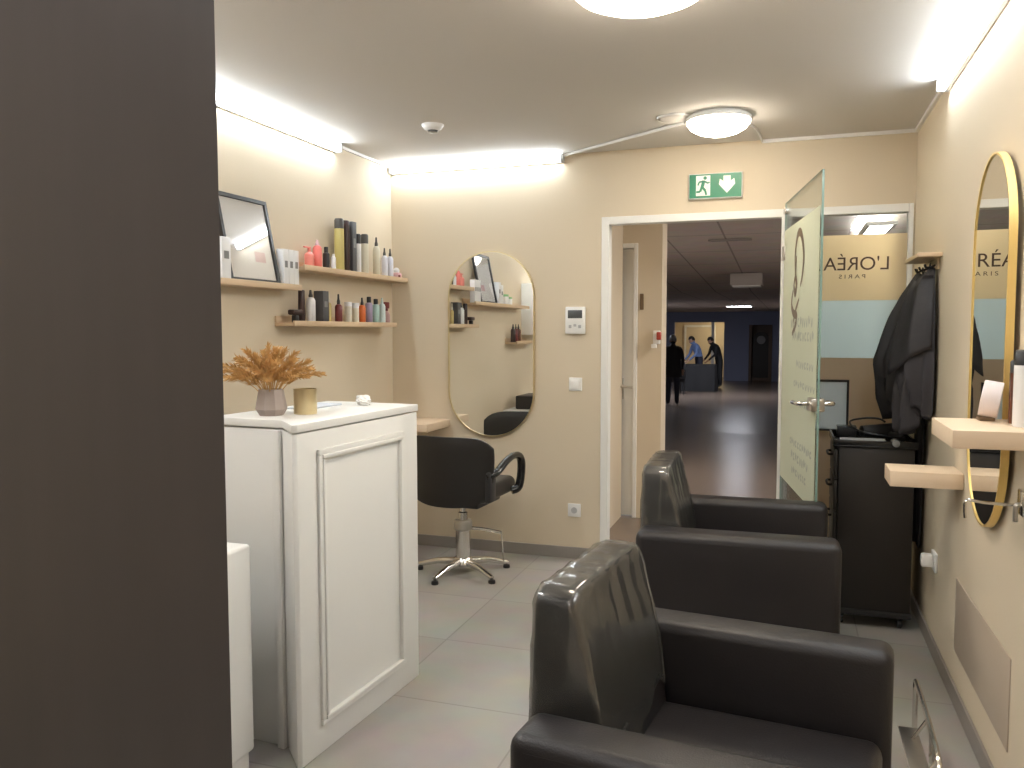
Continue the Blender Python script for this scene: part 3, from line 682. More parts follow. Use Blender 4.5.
def bottle(name, label, y, zs, w, h, body, cap='smoke cap', kind='cyl', x=.062, capf=.2, group='hair products on the wall shelves', nozzle=False):
    t = thing(name, label, 'bottle' if kind not in ('box',) else 'box', (XL+x, y, zs), random.uniform(-.2, .2) if kind != 'box' else 0, group)
    r = w/2; hb_ = h*(1-capf)
    if kind == 'cyl':
        build('body', lathe([(0, 0), (r*.9, 0), (r, .004), (r, hb_*.92), (r*.9, hb_*.97), (r*.62, hb_)], seg=18), body, t)
        build('cap', lathe([(r*.60, hb_), (r*.60, h*.985), (r*.5, h), (0, h)], seg=16), cap, t)
    elif kind == 'can':
        build('body', lathe([(0, 0), (r*.95, 0), (r, .004), (r, hb_)], seg=20), body, t)
        build('cap', lathe([(r*.98, hb_), (r*.98, h*.97), (r*.8, h), (0, h)], seg=20), cap, t)
    elif kind == 'nozzle':
        build('body', lathe([(0, 0), (r*.92, 0), (r, .004), (r, hb_*.86), (r*.8, hb_*.95), (r*.42, hb_)], seg=18), body, t)
        build('nozzle', lathe([(r*.45, hb_), (r*.45, hb_+h*capf*.3), (r*.30, hb_+h*capf*.5), (r*.22, h), (0, h)], seg=14), cap, t)
    elif kind == 'box':
        build('carton', bx(-r, r, -r, r, 0, h, bev=.0015), body, t)
        if cap: build('printed_label', bx(r+.0003, r+.001, -r*.55, r*.55, h*.50, h*.68), cap, t)
    elif kind == 'jar':
        build('body', lathe([(0, 0), (r*.95, 0), (r, .004), (r, hb_*.95), (r*.9, hb_)], seg=20), body, t)
        build('lid', lathe([(r*1.0, hb_), (r*1.0, h*.98), (r*.9, h), (0, h)], seg=20), cap, t)
    elif kind == 'pump':
        build('body', lathe([(0, 0), (r*.92, 0), (r, .004), (r, hb_*.85), (r*.5, hb_)], seg=18), body, t)
        pb = lathe([(r*.35, hb_), (r*.35, h*.95), (0, h*.95)], seg=12); add_box(pb, -.006, .006, -.045, .012, h*.93, h, bev=.003); build('pump', pb, cap, t)
    elif kind == 'spray':
        build('body', lathe([(0, 0), (r*.92, 0), (r, .004), (r*.95, hb_*.7), (r*.4, hb_)], seg=18), body, t)
        pb = lathe([(r*.42, hb_), (r*.42, hb_+.012), (r*.25, hb_+.018), (0, hb_+.018)], seg=12); add_box(pb, -.010, .010, -.035, .020, hb_+.015, h, bev=.004)
        add_tube(pb, [(0, -.02, hb_+.02), (0, -.03, hb_-.005), (0, -.028, hb_-.02)], .004, 8); build('trigger', pb, cap, t)
    return t
gB, gC, gA = 'hair products on the top shelf', 'hair products on the lower shelf', 'white cartons beside the picture'
bottle('pump_bottle', 'pink pump bottle at the left end of the top shelf', 3.835, SB, .050, .115, 'pinkred', 'pinkred', 'pump', group=gB, capf=.25)
bottle('bottle', 'coral pink tapered bottle with a clear cap on the top shelf', 3.915, SB, .050, .158, 'pink', 'palepink', 'nozzle', group=gB, capf=.18)
bottle('bottle', 'small black bottle beside the coral pink one on the top shelf', 4.005, SB, .038, .130, 'black', 'black', 'cyl', group=gB, capf=.25)
bottle('bottle', 'small white tube in front of the black bottle on the top shelf', 4.035, SB, .026, .092, 'white bottle', 'white bottle', 'cyl', x=.09, group=gB, capf=.15)
bottle('spray_can', 'tall gold can with a black cap, tallest on the top shelf', 4.146, SB, .055, .302, 'gold bottle', 'smoke cap', 'can', group=gB, capf=.19)
bottle('spray_can', 'tall dark brown can next to the gold one on the top shelf', 4.222, SB, .042, .300, 'dark brown bottle', 'dark brown bottle', 'can', group=gB, capf=.2)
bottle('carton', 'tall charcoal carton standing right of the tall gold can', 4.282, SB, .045, .300, 'charcoal box', 'label grey', 'box', group=gB)
bottle('bottle', 'white bottle with a black lid right of the charcoal carton', 4.356, SB, .040, .238, 'white bottle', 'black', 'can', group=gB, capf=.24)
bottle('bottle', 'cream bottle with a smoky lid, fifth from the right on the top shelf', 4.440, SB, .046, .246, 'cream bottle', 'smoke cap', 'can', group=gB, capf=.23)
bottle('bottle', 'cream bottle with a pointed dark nozzle on the top shelf', 4.588, SB, .046, .243, 'cream bottle', 'smoke cap', 'nozzle', group=gB, capf=.22)
bottle('bottle', 'slim white bottle with a black nozzle next to the cream nozzle bottle', 4.695, SB, .040, .188, 'lilac white bottle', 'smoke cap', 'nozzle', group=gB, capf=.25)
bottle('bottle', 'slim white bottle with a black nozzle, last before the pink item', 4.772, SB, .041, .190, 'lilac white bottle', 'smoke cap', 'nozzle', group=gB, capf=.25)
t = thing('hair_bow', 'small pink and white item at the right end of the top shelf', 'accessory', (XL+.06, 4.862, SB), 0, gB)
build('body', bx(-.03, .03, -.028, .028, 0, .045, bev=.012), 'palepink', t)
pb = lathe([(0, .045), (.018, .045), (.022, .06), (.012, .075), (0, .078)], seg=12); build('top', pb, 'white bottle', t); build('knot', bx(.028, .036, -.03, -.008, .008, .03, bev=.004), 'burgundy bottle', t)
# lower shelf
t = thing('hair_clip', 'black clip lying at the left end of the lower shelf', 'clip', (XL+.078, 3.675, SCz), 0, gC)
build('jaw', bx(-.02, .02, -.045, .045, .040, .068, bev=.008), 'dark brown bottle', t); build('handle', bx(-.015, .015, -.02, .012, 0, .040, bev=.006), 'black', t)
bottle('bottle', 'dark brown bottle, tall, left of the white nozzle bottle', 3.755, SCz, .036, .172, 'dark brown bottle', 'dark brown bottle', 'can', group=gC, capf=.3)
bottle('bottle', 'white bottle with a black nozzle, near the left end of the lower shelf', 3.842, SCz, .050, .176, 'white bottle', 'smoke cap', 'nozzle', group=gC, capf=.22)
bottle('carton', 'black and grey carton on the lower shelf', 3.948, SCz, .058, .175, 'charcoal box', 'label grey', 'box', group=gC)
bottle('bottle', 'slender gold bottle right of the black carton', 4.024, SCz, .028, .166, 'gold dropper', 'cream bottle', 'nozzle', group=gC, capf=.3)
bottle('bottle', 'burgundy bottle with a black dropper on the lower shelf', 4.128, SCz, .042, .166, 'burgundy bottle', 'black', 'nozzle', group=gC, capf=.34)
bottle('jar', 'clear jar with a grey label right of the burgundy bottle', 4.236, SCz, .046, .125, 'pale jar', 'white bottle', 'jar', group=gC, capf=.2)
bottle('jar', 'pale cream jar left of the orange bottle', 4.322, SCz, .040, .122, 'cream bottle', 'white bottle', 'jar', group=gC, capf=.25)
bottle('bottle', 'orange bottle with a black nozzle on the lower shelf', 4.400, SCz, .042, .156, 'orange bottle', 'black', 'nozzle', group=gC, capf=.28)
bottle('bottle', 'lilac bottle with a black cap on the lower shelf', 4.485, SCz, .044, .165, 'lilac bottle', 'black', 'cyl', group=gC, capf=.22)
bottle('bottle', 'teal bottle with a black cap on the lower shelf', 4.572, SCz, .046, .155, 'teal bottle', 'black', 'cyl', group=gC, capf=.22)
bottle('bottle', 'pale mint bottle right of the teal one', 4.655, SCz, .042, .165, 'mint bottle', 'mint bottle', 'nozzle', group=gC, capf=.22)
bottle('spray_bottle', 'spray bottle with a dark red trigger at the right end of the lower shelf', 4.715, SCz, .046, .14, 'blush bottle', 'burgundy bottle', 'spray', group=gC, capf=.4)
# picture shelf
for y, lab in ((3.552, 'white carton with a dark square, leftmost of the three right of the picture'), (3.597, 'white carton with a dark square, middle of the three right of the picture'), (3.642, 'white carton with a dark square, rightmost of the three right of the picture')):
    bottle('carton', lab, y, SA, .043, .182, 'white bottle', 'label grey', 'box', x=.088, group=gA)
bottle('carton', 'white carton with a dark square in front of the left side of the picture', 3.085, SA, .060, .192, 'white bottle', 'label grey', 'box', x=.085, group=gA)
bottle('carton', 'white carton on the picture shelf seen in the oval mirror', 2.95, SA, .060, .175, 'white bottle', 'label grey', 'box', x=.06, group=gA)
bottle('jar', 'white jar with green print on the picture shelf, larger in the oval mirror', 2.80, SA, .075, .10, 'white bottle', 'green print', 'jar', x=.06, group=gA)
bottle('jar', 'white jar with green print on the picture shelf, smaller in the oval mirror', 2.68, SA, .06, .08, 'white bottle', 'green print', 'jar', x=.06, group=gA)
for y, c, lab in ((2.57, 'dark brown bottle', 'dark brown bottle on the shelf over the reception desk'), (2.49, 'burgundy bottle', 'dark red bottle on the shelf over the reception desk'), (2.41, 'amber bottle', 'amber bottle on the shelf over the reception desk')):
    bottle('bottle', lab, y, SD, .045, .165, c, 'black', 'nozzle', group='bottles over the reception desk', capf=.25)
# leaning framed poster
t = thing('picture_frame', 'white poster in a thin black frame leaning on the oak shelf', 'picture', (XL+.100, 3.315, SA+.0005), 0)
lean = axes((0, 0, 0), (0, -1, 0), (-.19, 0, .98), (.98, 0, .19))
W_, H_ = .19, .415
f = bx(-W_, W_, 0, .018, -.010, .010, mtx=lean); add_box(f, -W_, W_, H_-.018, H_, -.010, .010, mtx=lean); add_box(f, -W_, -W_+.018, .018, H_-.018, -.010, .010, mtx=lean); add_box(f, W_-.018, W_, .018, H_-.018, -.010, .010, mtx=lean)
build('frame', f, 'black', t)
po = build('poster', bx(-W_+.018, W_-.018, .018, H_-.018, -.006, -.002, mtx=lean), 'paper', t)
build('printed_picture', bx(-.115, -.035, .105, .155, -.0018, -.0012, mtx=lean), 'palepink', po)
build('glass', bx(-W_+.018, W_-.018, .018, H_-.018, .002, .004, mtx=lean), 'pictureglass', t)

# ------------------------------------------------------------------ small oak shelf by styling chair
o = build('wall_shelf', bx(-2.44, -2.085, 4.56, D-.001, .80, .848, bev=.003), 'oakx'); tag(o, 'thick oak shelf on the back wall beside the styling chair', 'shelf')
# stations on the right wall
o = build('wall_shelf', bx(.402, XR-.001, 2.36, 2.692, 1.116, 1.163, bev=.002), 'oakx'); tag(o, 'upper pale wood shelf on the right wall holding the paper roll', 'shelf')
o = build('wall_shelf', bx(.372, XR-.001, 3.405, 3.60, .826, .885, bev=.002), 'oakx'); tag(o, 'lower pale wood shelf left of the gold mirror', 'shelf')
t = thing('paper_roll', 'pale pink paper roll leaning on the upper wood shelf', 'paper roll', (.535, 2.645, 1.163))
mt = axes((.010, 0, .061), (.97*math.cos(.16), -.24, -math.sin(.16)), (.24, .97, 0), (math.sin(.16), 0, math.cos(.16)))
rp = axes((0, 0, 0), (0, 1, 0), (0, 0, 1), (1, 0, 0))
build('roll', lathe([(.018, -.024), (.051, -.024), (.052, -.020), (.052, .020), (.051, .024), (.018, .024)], seg=36, mtx=mt @ rp), 'rollpink', t)
build('core', lathe([(.012, -.023), (.0178, -.023), (.0178, .023), (.012, .023)], seg=20, mtx=mt @ rp), 'oak', t)
build('foot', bx(-.022, .018, -.022, .022, 0, .012, bev=.003), 'brown', t)
def rbottle(name, label, x, y, w, h, body, cap, kind):
    t = bottle(name, label, y, 1.163, w, h, body, cap, kind, group='bottles on the upper wood shelf', capf=.2); t.location = (x, y, 1.163); return t
rbottle('bottle', 'white bottle with a black cap on the upper wood shelf', .594, 2.50, .054, .205, 'white bottle', 'black', 'can')
rbottle('bottle', 'brown glass bottle behind the white one on the upper wood shelf', .598, 2.580, .046, .175, 'amber bottle', 'black', 'can')
t = thing('dryer_holder', 'chrome hair dryer holder with hooked ends under the gold mirror', 'holder', (XR, 2.60, .925))
build('wall_plate', bx(-.008, -.0005, -.03, .03, -.02, .05, bev=.003), 'chrome', t)
build('hook', tube(smooth_path([(-.008, 0, .008), (-.05, 0, .008), (-.10, -.01, .012), (-.142, -.01, .015), (-.146, -.01, -.01), (-.144, -.01, -.035)], 4), .0045, 8), 'chrome', t)
build('clip', tube(smooth_path([(-.012, -.02, .012), (-.022, -.02, .008), (-.022, -.02, -.035)], 4), .007, 8), 'steel', t)

# ------------------------------------------------------------------ capes on the hook shelf
t = thing('coat_rack', 'thin oak shelf with hooks above the hanging black capes', 'coat rack', (XR, 4.24, 1.742))
build('board', bx(-.100, -.0008, -.22, .22, 0, .018, bev=.002), 'oak', t)
build('hook_rail', bx(-.010, -.0008, -.15, .21, -.05, -.001, bev=.002), 'oak', t)
for y in (-.10, .07, .19): build('hook', tube(smooth_path([(-.010, y, -.030), (-.045, y, -.042), (-.055, y, -.025)], 4), .005, 8), 'black', t)
def cape(label, y, prof, m, folds, ph, hem, grp='black capes on the coat rack', flap=0):
    """prof: (z, out, halfwidth); cloth bulging from the wall with folds; hem(angle)->extra drop"""
    root = thing('salon_cape', label, 'cape', (XR-.012, y, prof[0][0]), 0, grp)
    n = 72; bm = NB(); rings = []; z0 = prof[0][0]; P = []
    zs = []; K = 30
    for i in range(K+1):
        z = z0+(prof[-1][0]-z0)*i/K
        for a, c in zip(prof, prof[1:]):
            if a[0] >= z >= c[0]-1e-9:
                t_ = (a[0]-z)/(a[0]-c[0]); zs.append((z, a[1]+(c[1]-a[1])*t_, a[2]+(c[2]-a[2])*t_)); break
    for i, (z, out, hw) in enumerate(zs):
        ring = []; s = i/K
        for k in range(n+1):
            a = PI*k/n; amp = (.10+.30*s)
            f = 1-amp*abs(math.sin(folds*.5*a+ph+.8*math.sin(s*2.5+ph)))-.5*amp*(1+math.sin(folds*1.7*a+ph*2+s*2.5))
            f = max(.35, f)
            xx = -max(.004, out*f*math.sin(a)**.8); yy = hw*math.cos(a)*(.9+.1*f)
            zz = z-z0-hem(a)*s**3
            ring.append(bm.verts.new((xx, yy, zz)))
        rings.append(ring)
    for A, B in zip(rings, rings[1:]):
        for k in range(n): bm.faces.new((A[k], A[k+1], B[k+1], B[k]))
    top = bm.verts.new((-.01, 0, .01))
    for k in range(n): bm.faces.new((rings[0][k+1], rings[0][k], top))
    bmesh.ops.recalc_face_normals(bm, faces=bm.faces)
    o = build('cloth', bm, m, root, angle=70)
    sm = o.modifiers.new('thick', 'SOLIDIFY'); sm.thickness = .003; sm.offset = 0
    if flap:
        bm = NB(); rows = []; n2 = 40
        for i in range(15):
            s = i/14; z = z0-.03-s*flap
            for a_, c_ in zip(prof, prof[1:]):
                if a_[0] >= z >= c_[0]: t_ = (a_[0]-z)/(a_[0]-c_[0]); out = a_[1]+(c_[1]-a_[1])*t_; hw = a_[2]+(c_[2]-a_[2])*t_; break
            row = []
            for k in range(n2+1):
                a = PI*(.02+.66*k/n2); f = 1.03-.14*abs(math.sin(3.5*a+.5+s))
                drop = s*s*flap*(.35*(1-abs(k/n2-.62)/.62)-.1)
                row.append(bm.verts.new((-max(.012, (out+.012)*f*math.sin(a)**.8), -(hw+.012)*math.cos(a), z-z0-drop)))
            rows.append(row)
        for A, B in zip(rows, rows[1:]):
            for k in range(n2): bm.faces.new((A[k], A[k+1], B[k+1], B[k]))
        bmesh.ops.recalc_face_normals(bm, faces=bm.faces)
        fo = build('shoulder_flap', bm, 'cape', root, angle=50); fs = fo.modifiers.new('thick', 'SOLIDIFY'); fs.thickness = .003; fs.offset = 0
    build('hanging_loop', tube([(-.02, .012*math.cos(a*PI/6), .012+.014*math.sin(a*PI/6)) for a in range(12)], .003, 6, closed=True), m, root)
    return root
cape('long black cape hanging lowest against the wall', 4.36, [(1.69, .02, .03), (1.6, .05, .06), (1.3, .07, .09), (1.0, .04, .10), (.75, .035, .09), (.42, .035, .07)], 'cape', 7, .4, lambda a: .04*math.sin(3*a))
cape('wide charcoal cape with a pointed hem at the front of the rack', 4.14, [(1.695, .03, .025), (1.62, .085, .05), (1.5, .125, .08), (1.38, .16, .09), (1.2, .185, .10), (1.05, .165, .09)], 'cape2', 9, 1.7, lambda a: .12*max(0, math.sin(a))**6+.03*math.sin(7*a), flap=.36)
cape('black cape spreading outward at the back of the rack', 4.54, [(1.695, .03, .03), (1.6, .09, .05), (1.48, .15, .07), (1.36, .205, .08), (1.27, .25, .09), (1.10, .245, .10), (1.0, .20, .09)], 'cape', 8, 3.1, lambda a: .03*math.sin(5*a))

# ------------------------------------------------------------------ trolley
t = thing('salon_trolley', 'black salon trolley on castors beside the hanging capes', 'trolley', (.39, 4.41, 0))
W2, L2 = .172, .21
bm = bx(-W2+.012, W2, -L2, L2, .075, .865, bev=.006)
build('cabinet', bm, 'trolley', t)
build('base_tray', bx(-W2-.006, W2+.006, -L2-.008, L2+.008, .055, .085, bev=.008), 'black', t)
tr = bx(-W2-.012, W2+.012, -L2-.012, L2+.012, .866, .876, bev=.003)
for a in ((-W2-.012, W2+.012, -L2-.012, -L2-.002), (-W2-.012, W2+.012, L2+.002, L2+.012), (-W2-.012, -W2-.002, -L2-.002, L2+.002), (W2+.002, W2+.012, -L2-.002, L2+.002)): add_box(tr, *a, .876, .900, bev=.002)
build('top_tray', tr, 'blackgloss', t)
for k in range(5):
    z = .10+k*.152; d_ = build('drawer', bx(-W2-.006, -W2+.011, -L2+.008, L2-.008, z, z+.142, bev=.004), 'trolley', t)
    build('handle', tube(smooth_path([(-W2-.006, -.07, z+.10), (-W2-.026, -.06, z+.10), (-W2-.026, .06, z+.10), (-W2-.006, .07, z+.10)], 4), .006, 8), 'black', d_)
for sx in (-1, 1):
    for sy in (-1, 1):
        c = build('castor', lathe([(0, -.011), (.022, -.011), (.027, -.007), (.027, .007), (.022, .011), (0, .011)], seg=20, mtx=axes((sx*.13, sy*.175, .027), (0, 1, 0), (0, 0, 1), (1, 0, 0))), 'blackgloss', t)
        build('fork', bx(sx*.13-.016, sx*.13+.016, sy*.175-.012, sy*.175+.02, .040, .056, bev=.004), 'black', c)
# things on it
t = thing('hair_dryer', 'black hair dryer lying on the trolley tray', 'hair dryer', (.44, 4.47, .876), R(20))
build('barrel', lathe([(.018, -.10), (.028, -.098), (.034, -.02), (.040, .05), (.034, .085), (.0, .088)], seg=20, mtx=axes((0, 0, .041), (0, 1, 0), (0, 0, 1), (1, 0, 0))), 'black', t)
build('grip', tube([(.03, 0, .035), (.045, -.06, .025), (.05, -.12, .020)], [.02, .018, .016], 10), 'black', t)
cb = smooth_path([(.05, -.125, .02), (-.02, -.14, .03), (-.14, -.08, .05), (-.15, .02, .085), (-.07, .05, .10), (0, .03, .10), (.02, .0, .086)], 6)
build('cord', tube(cb, .005, 8), 'black', t)
t = thing('tool_tray', 'silver grey tool tray at the front of the trolley top', 'tray', (.33, 4.26, .8765))
tr = bx(-.09, .11, -.04, .045, 0, .006, bev=.002)
for a in ((-.09, .11, -.04, -.036), (-.09, .11, .041, .045), (-.09, -.086, -.036, .041), (.106, .11, -.036, .041)): add_box(tr, *a, .006, .022)
build('body', tr, 'grey', t); build('liner', bx(-.084, .104, -.034, .039, .0062, .012), 'bluegrey', t)
t = thing('hair_brush', 'round brush with pale bristles on the trolley top', 'brush', (.478, 4.27, .893), R(90))
build('handle', tube([(-.02, 0, 0), (.07, 0, -.004)], [.009, .007], 10), 'black', t); build('brush_head', lathe([(.014, -.04), (.017, -.038), (.017, .038), (.012, .042)], seg=18, mtx=axes((-.06, 0, 0), (0, 1, 0), (0, 0, 1), (1, 0, 0))), 'label grey', t)
t = thing('clip_box', 'dark box at the back corner of the trolley top', 'box', (.285, 4.56, .876))
build('body', bx(-.045, .045, -.04, .04, 0, .045, bev=.005), 'black', t); build('lid', bx(-.047, .047, -.042, .042, .0455, .053, bev=.003), 'screen', t)

# ------------------------------------------------------------------ padded salon armchairs
def arm_bm(y0, y1, L, z0, z1, cut=0):
    return bx(-L/2+cut, L/2, y0, y1, z0, z1, bev=.032, seg=4)
def salon_chair(label, x, y, rz, lift, near=0.0):
    t = thing('padded_salon_chair', label, 'chair', (x, y, 0), rz, 'padded salon chairs facing the right wall')
    L = .745; z0, z1 = .285+lift, .652+lift
    for s in (-1, 1):
        y0, y1 = (-.432-near, -.285-near) if s < 0 else (.262, .395)
        a = build('armrest', arm_bm(y0, y1, L, z0, z1-(near if s < 0 else 0), near*1.4 if s < 0 else 0), 'leather', t, angle=60)
        # piping seams along the outer edges
        ys_ = y0+.003 if s < 0 else y1-.003
        sm = tube([(-L/2+.035+(near*1.6 if s < 0 else 0), ys_, z1-.030-(near if s < 0 else 0)), (L/2-.03, ys_, z1-.030-(near if s < 0 else 0))], .0028, 6)
        build('seam', sm, 'black', a)
    build('seat_cushion', bx(-.27, L/2-.02, -.256, .256, 0.335+lift, .445+lift, bev=.035, seg=4), 'leather', t, angle=60)
    build('seat_pan', bx(-.30, L/2-.05, -.25, .25, .29+lift, .333+lift, bev=.01), 'black', t)
    # wedge backrest: thin on top, thicker below, rounded upper corners
    prof = [(-.385, .38), (-.375, .62), (-.366, .872), (-.270, .872), (-.212, .62), (-.18, .38)]
    def wedge(g, zlo, bev, sg):
        """side profile pushed across the width, upper corners cut round, grown by g"""
        bm = NB(); hw = .256+g; cut = .035
        stations = [(-hw, cut), (-hw+.012, cut*.45), (-hw+.035, cut*.1), (-hw+.07, 0)]+[(-hw+.07+(2*hw-.14)*k/6, 0) for k in range(1, 6)]
        stations += [(-y, c) for y, c in reversed(stations[:4])]
        rows = []
        for yy, drop in stations:
            row = []
            for px, pz in prof:
                t_ = (pz-.38)/.492
                z = max(pz, zlo)
                if pz < zlo:
                    q_ = (zlo-.38)/.24 if zlo < .62 else 1
                    px = px+((-.375 if px < -.28 else -.212)-px)*q_
                if pz > .8: z += g-drop
                row.append(bm.verts.new((px+(g if px > -.28 else -g), yy, z+lift)))
            rows.append(row)
        for A, B in zip(rows, rows[1:]):
            for i in range(len(prof)-1): bm.faces.new((A[i], A[i+1], B[i+1], B[i]))
            if g == 0: bm.faces.new((A[-1], A[0], B[0], B[-1]))
        bm.faces.new(rows[0]); bm.faces.new(list(reversed(rows[-1])))
        bmesh.ops.recalc_face_normals(bm, faces=bm.faces)
        if bev > 0:
            sharp = [e for e in bm.edges if len(e.link_faces) == 2 and e.calc_face_angle(0) > R(38)]
            bmesh.ops.bevel(bm, geom=sharp, offset=bev, segments=sg, profile=.5, affect='EDGES')
        return bm
    bk = build('backrest', wedge(0, 0, .014, 3), 'leather', t, angle=40)
    # crumpled clear plastic cover pulled over the backrest
    cov = wedge(.004, .49, .014, 2)
    for _ in range(2):
        bmesh.ops.subdivide_edges(cov, edges=[e for e in cov.edges if e.calc_length() > .03], cuts=2, use_grid_fill=True)
    bmesh.ops.triangulate(cov, faces=[f for f in cov.faces if len(f.verts) > 4])
    cov.normal_update()
    for v in cov.verts:
        q_ = v.co; k = q_.z-lift
        f = .5+.5*math.sin(q_.y*70+math.sin(k*17)*2.0+q_.x*30); f = f**4
        f2 = .5+.5*math.sin(k*55+q_.y*32+math.sin(q_.y*24)*1.6); f2 = f2**5
        v.co = q_+v.normal*(.0035*f*min(1, max(0, (k-.58)*6))+.0028*f2)
    for v in cov.verts:
        if v.co.z < .505+lift: v.co.z += .03*math.sin(v.co.y*19+v.co.x*9)+.012*math.sin(v.co.y*47)
    build('plastic_cover', cov, 'plasticwrap', bk, angle=60)
    bk_children = bk
    build('column', lathe([(.042, .055), (.042, .27), (.032, .27), (.032, .289+lift)], seg=24), 'chrome', t)
    build('round_base', lathe([(.29, 0), (.30, .006), (.29, .016), (.10, .040), (.06, .056), (0, .056)], seg=48), 'chrome', t)
    build('pump_lever', tube(smooth_path([(-.03, 0, .15), (-.16, -.02, .13), (-.27, -.03, .10)], 4), .009, 8), 'chrome', t)
    return t
salon_chair('black padded armchair nearest the viewer with crumpled clear plastic on its back', -.142, 1.945, R(-6.5), -.03, .022)
salon_chair('second black padded armchair further back with plastic on its back', -.190, 3.54, R(1.5), 0)

# chrome footrest in front of the near chair
t = thing('footrest', 'chrome footrest on the floor below the right wall mirror', 'footrest', (.415, 2.75, 0))
build('tread_plate', bx(-.055, .0, -.30, .13, .120, .130, bev=.003), 'steel', t)
build('side_frame', tube(smooth_path([(.005, -.26, .0), (.006, -.25, .11), (.01, -.22, .19), (.018, .0, .20), (.022, .30, .205), (.022, .33, .18), (.022, .33, .0)], 5), .009, 8), 'chrome', t)
build('support', tube([(.02, -.05, 0), (.016, -.05, .195)], .008, 8), 'chrome', t)
build('cross_bar', tube([(-.03, -.2, .115), (.012, -.2, .195)], .006, 8), 'chrome', t)
build('cross_bar', tube([(-.03, .05, .115), (.018, .05, .197)], .006, 8), 'chrome', t)

# ------------------------------------------------------------------ styling chair on star base
t = thing('styling_chair', 'black styling chair with loop arms on a chrome star base', 'chair', (-1.795, 4.42, 0), R(-4))
def shell_pt(u, v):
    """u -1..1 across, v 0..1 up"""
    w = .283*(1-.10*(1-v)**2); x = w*u; z = .435+.40*v
    e = abs(u)**5
    z += -.060*abs(u)**6*v*v + .055*abs(u)**3*(1-v)
    y = -.235-.035*v+.075*u*u
    return x, y, z
bm = NB(); n, m_ = 20, 14; g0, g1 = [], []
for j in range(m_+1):
    v = j/m_; r0, r1 = [], []
    for i in range(n+1):
        u = -1+2*i/n; x, y, z = shell_pt(u, v); th = .05*(1-abs(u)**4*.6)*(1-abs(2*v-1)**6*.5)
        r0.append(bm.verts.new((x, y-th/2, z))); r1.append(bm.verts.new((x, y+th/2, z)))
    g0.append(r0); g1.append(r1)
for j in range(m_):
    for i in range(n):
        bm.faces.new((g0[j][i], g0[j][i+1], g0[j+1][i+1], g0[j+1][i])); bm.faces.new((g1[j][i+1], g1[j][i], g1[j+1][i], g1[j+1][i+1]))
for j in range(m_):
    bm.faces.new((g0[j+1][0], g1[j+1][0], g1[j][0], g0[j][0])); bm.faces.new((g0[j][n], g1[j][n], g1[j+1][n], g0[j+1][n]))
for i in range(n):
    bm.faces.new((g0[0][i], g1[0][i], g1[0][i+1], g0[0][i+1])); bm.faces.new((g0[m_][i+1], g1[m_][i+1], g1[m_][i], g0[m_][i]))
bmesh.ops.recalc_face_normals(bm, faces=bm.faces)
build('backrest', bm, 'leather2', t, angle=60)
build('seat', bx(-.235, .235, -.20, .26, .455, .555, bev=.04, seg=4), 'leather2', t, angle=60)
build('seat_pan', bx(-.16, .16, -.14, .18, .415, .453, bev=.008), 'black', t)
for s in (-1, 1):
    ab = tube(smooth_path([(s*.235, -.20, .615), (s*.272, -.14, .630), (s*.278, -.02, .675), (s*.278, .10, .695), (s*.278, .19, .680), (s*.278, .225, .62), (s*.272, .20, .50), (s*.235, .17, .475)], 5), .025, 10, flat=(1.0, .8))
    build('armrest', ab, 'blackgloss', t, angle=60)
    build('side_bracket', bx(s*.250-.018, s*.250+.018, -.21, -.12, .47, .645, bev=.012), 'black', t)
cl = build('column', lathe([(.045, .07), (.043, .30), (.028, .305), (.028, .36), (.018, .365), (.018, .415)], seg=24), 'chrome', t)
build('collar', lathe([(.0455, .255), (.054, .265), (.054, .30), (.048, .315), (.0445, .315)], seg=24), 'steel', t)
build('hub', lathe([(.055, .045), (.062, .06), (.055, .085), (.041, .10)], seg=24), 'chrome', t)
for k in range(5):
    a = R(-100+72*k)
    sp = tube([(.05*math.cos(a), .05*math.sin(a), .068), (.16*math.cos(a), .16*math.sin(a), .062), (.275*math.cos(a), .275*math.sin(a), .032)], [.022, .018, .014], 10)
    lg = build('leg', sp, 'chrome', t); build('foot_pad', lathe([(.019, 0), (.021, .004), (.019, .018), (.010, .022)], cx=.272*math.cos(a), cy=.272*math.sin(a), seg=14), 'black', lg)
build('pump_lever', tube(smooth_path([(.055, .0, .27), (.13, .03, .262), (.215, .06, .245)], 4), .010, 8), 'chrome', t)
build('footrest', tube([(.20, .10, .245), (.205, .12, .06)], .004, 8), 'chrome', t)

# ------------------------------------------------------------------ reception counter
t = thing('reception_counter', 'white panelled reception counter with the dried grass vase on top', 'counter', (-1.475, 2.225, 0), math.atan2(-.0626, .998))
plan = [(0, .012), (0, .795), (-.43, .795), (-.43, .105), (-.13, .105), (-.012, 0)]
build('body', prism(plan, 0.0, 1.092, bev=.003), 'white', t)
plan2 = [(.004, .010), (.004, .799), (-.434, .799), (-.434, .100), (-.128, .100), (-.010, -.004)]
build('top', prism(plan2, 1.097, 1.124, bev=.003), 'white', t)
def mould(bm, y0, y1, z0, z1, w, d0, d1):
    for a in ((y0, y1, z0, z0+w), (y0, y1, z1-w, z1), (y0, y0+w, z0+w, z1-w), (y1-w, y1, z0+w, z1-w)): add_box(bm, d0, d1, a[0], a[1], a[2], a[3], bev=.003)
mb = NB(); mould(mb, .112, .672, .095, 1.03, .020, .0003, .012); mould(mb, .130, .654, .113, 1.012, .014, .0003, .018)
build('panel_moulding', mb, 'white', t)
build('corner_post', bx(-.160, -.1305, .085, .1045, .0, 1.09, bev=.004), 'white', t)
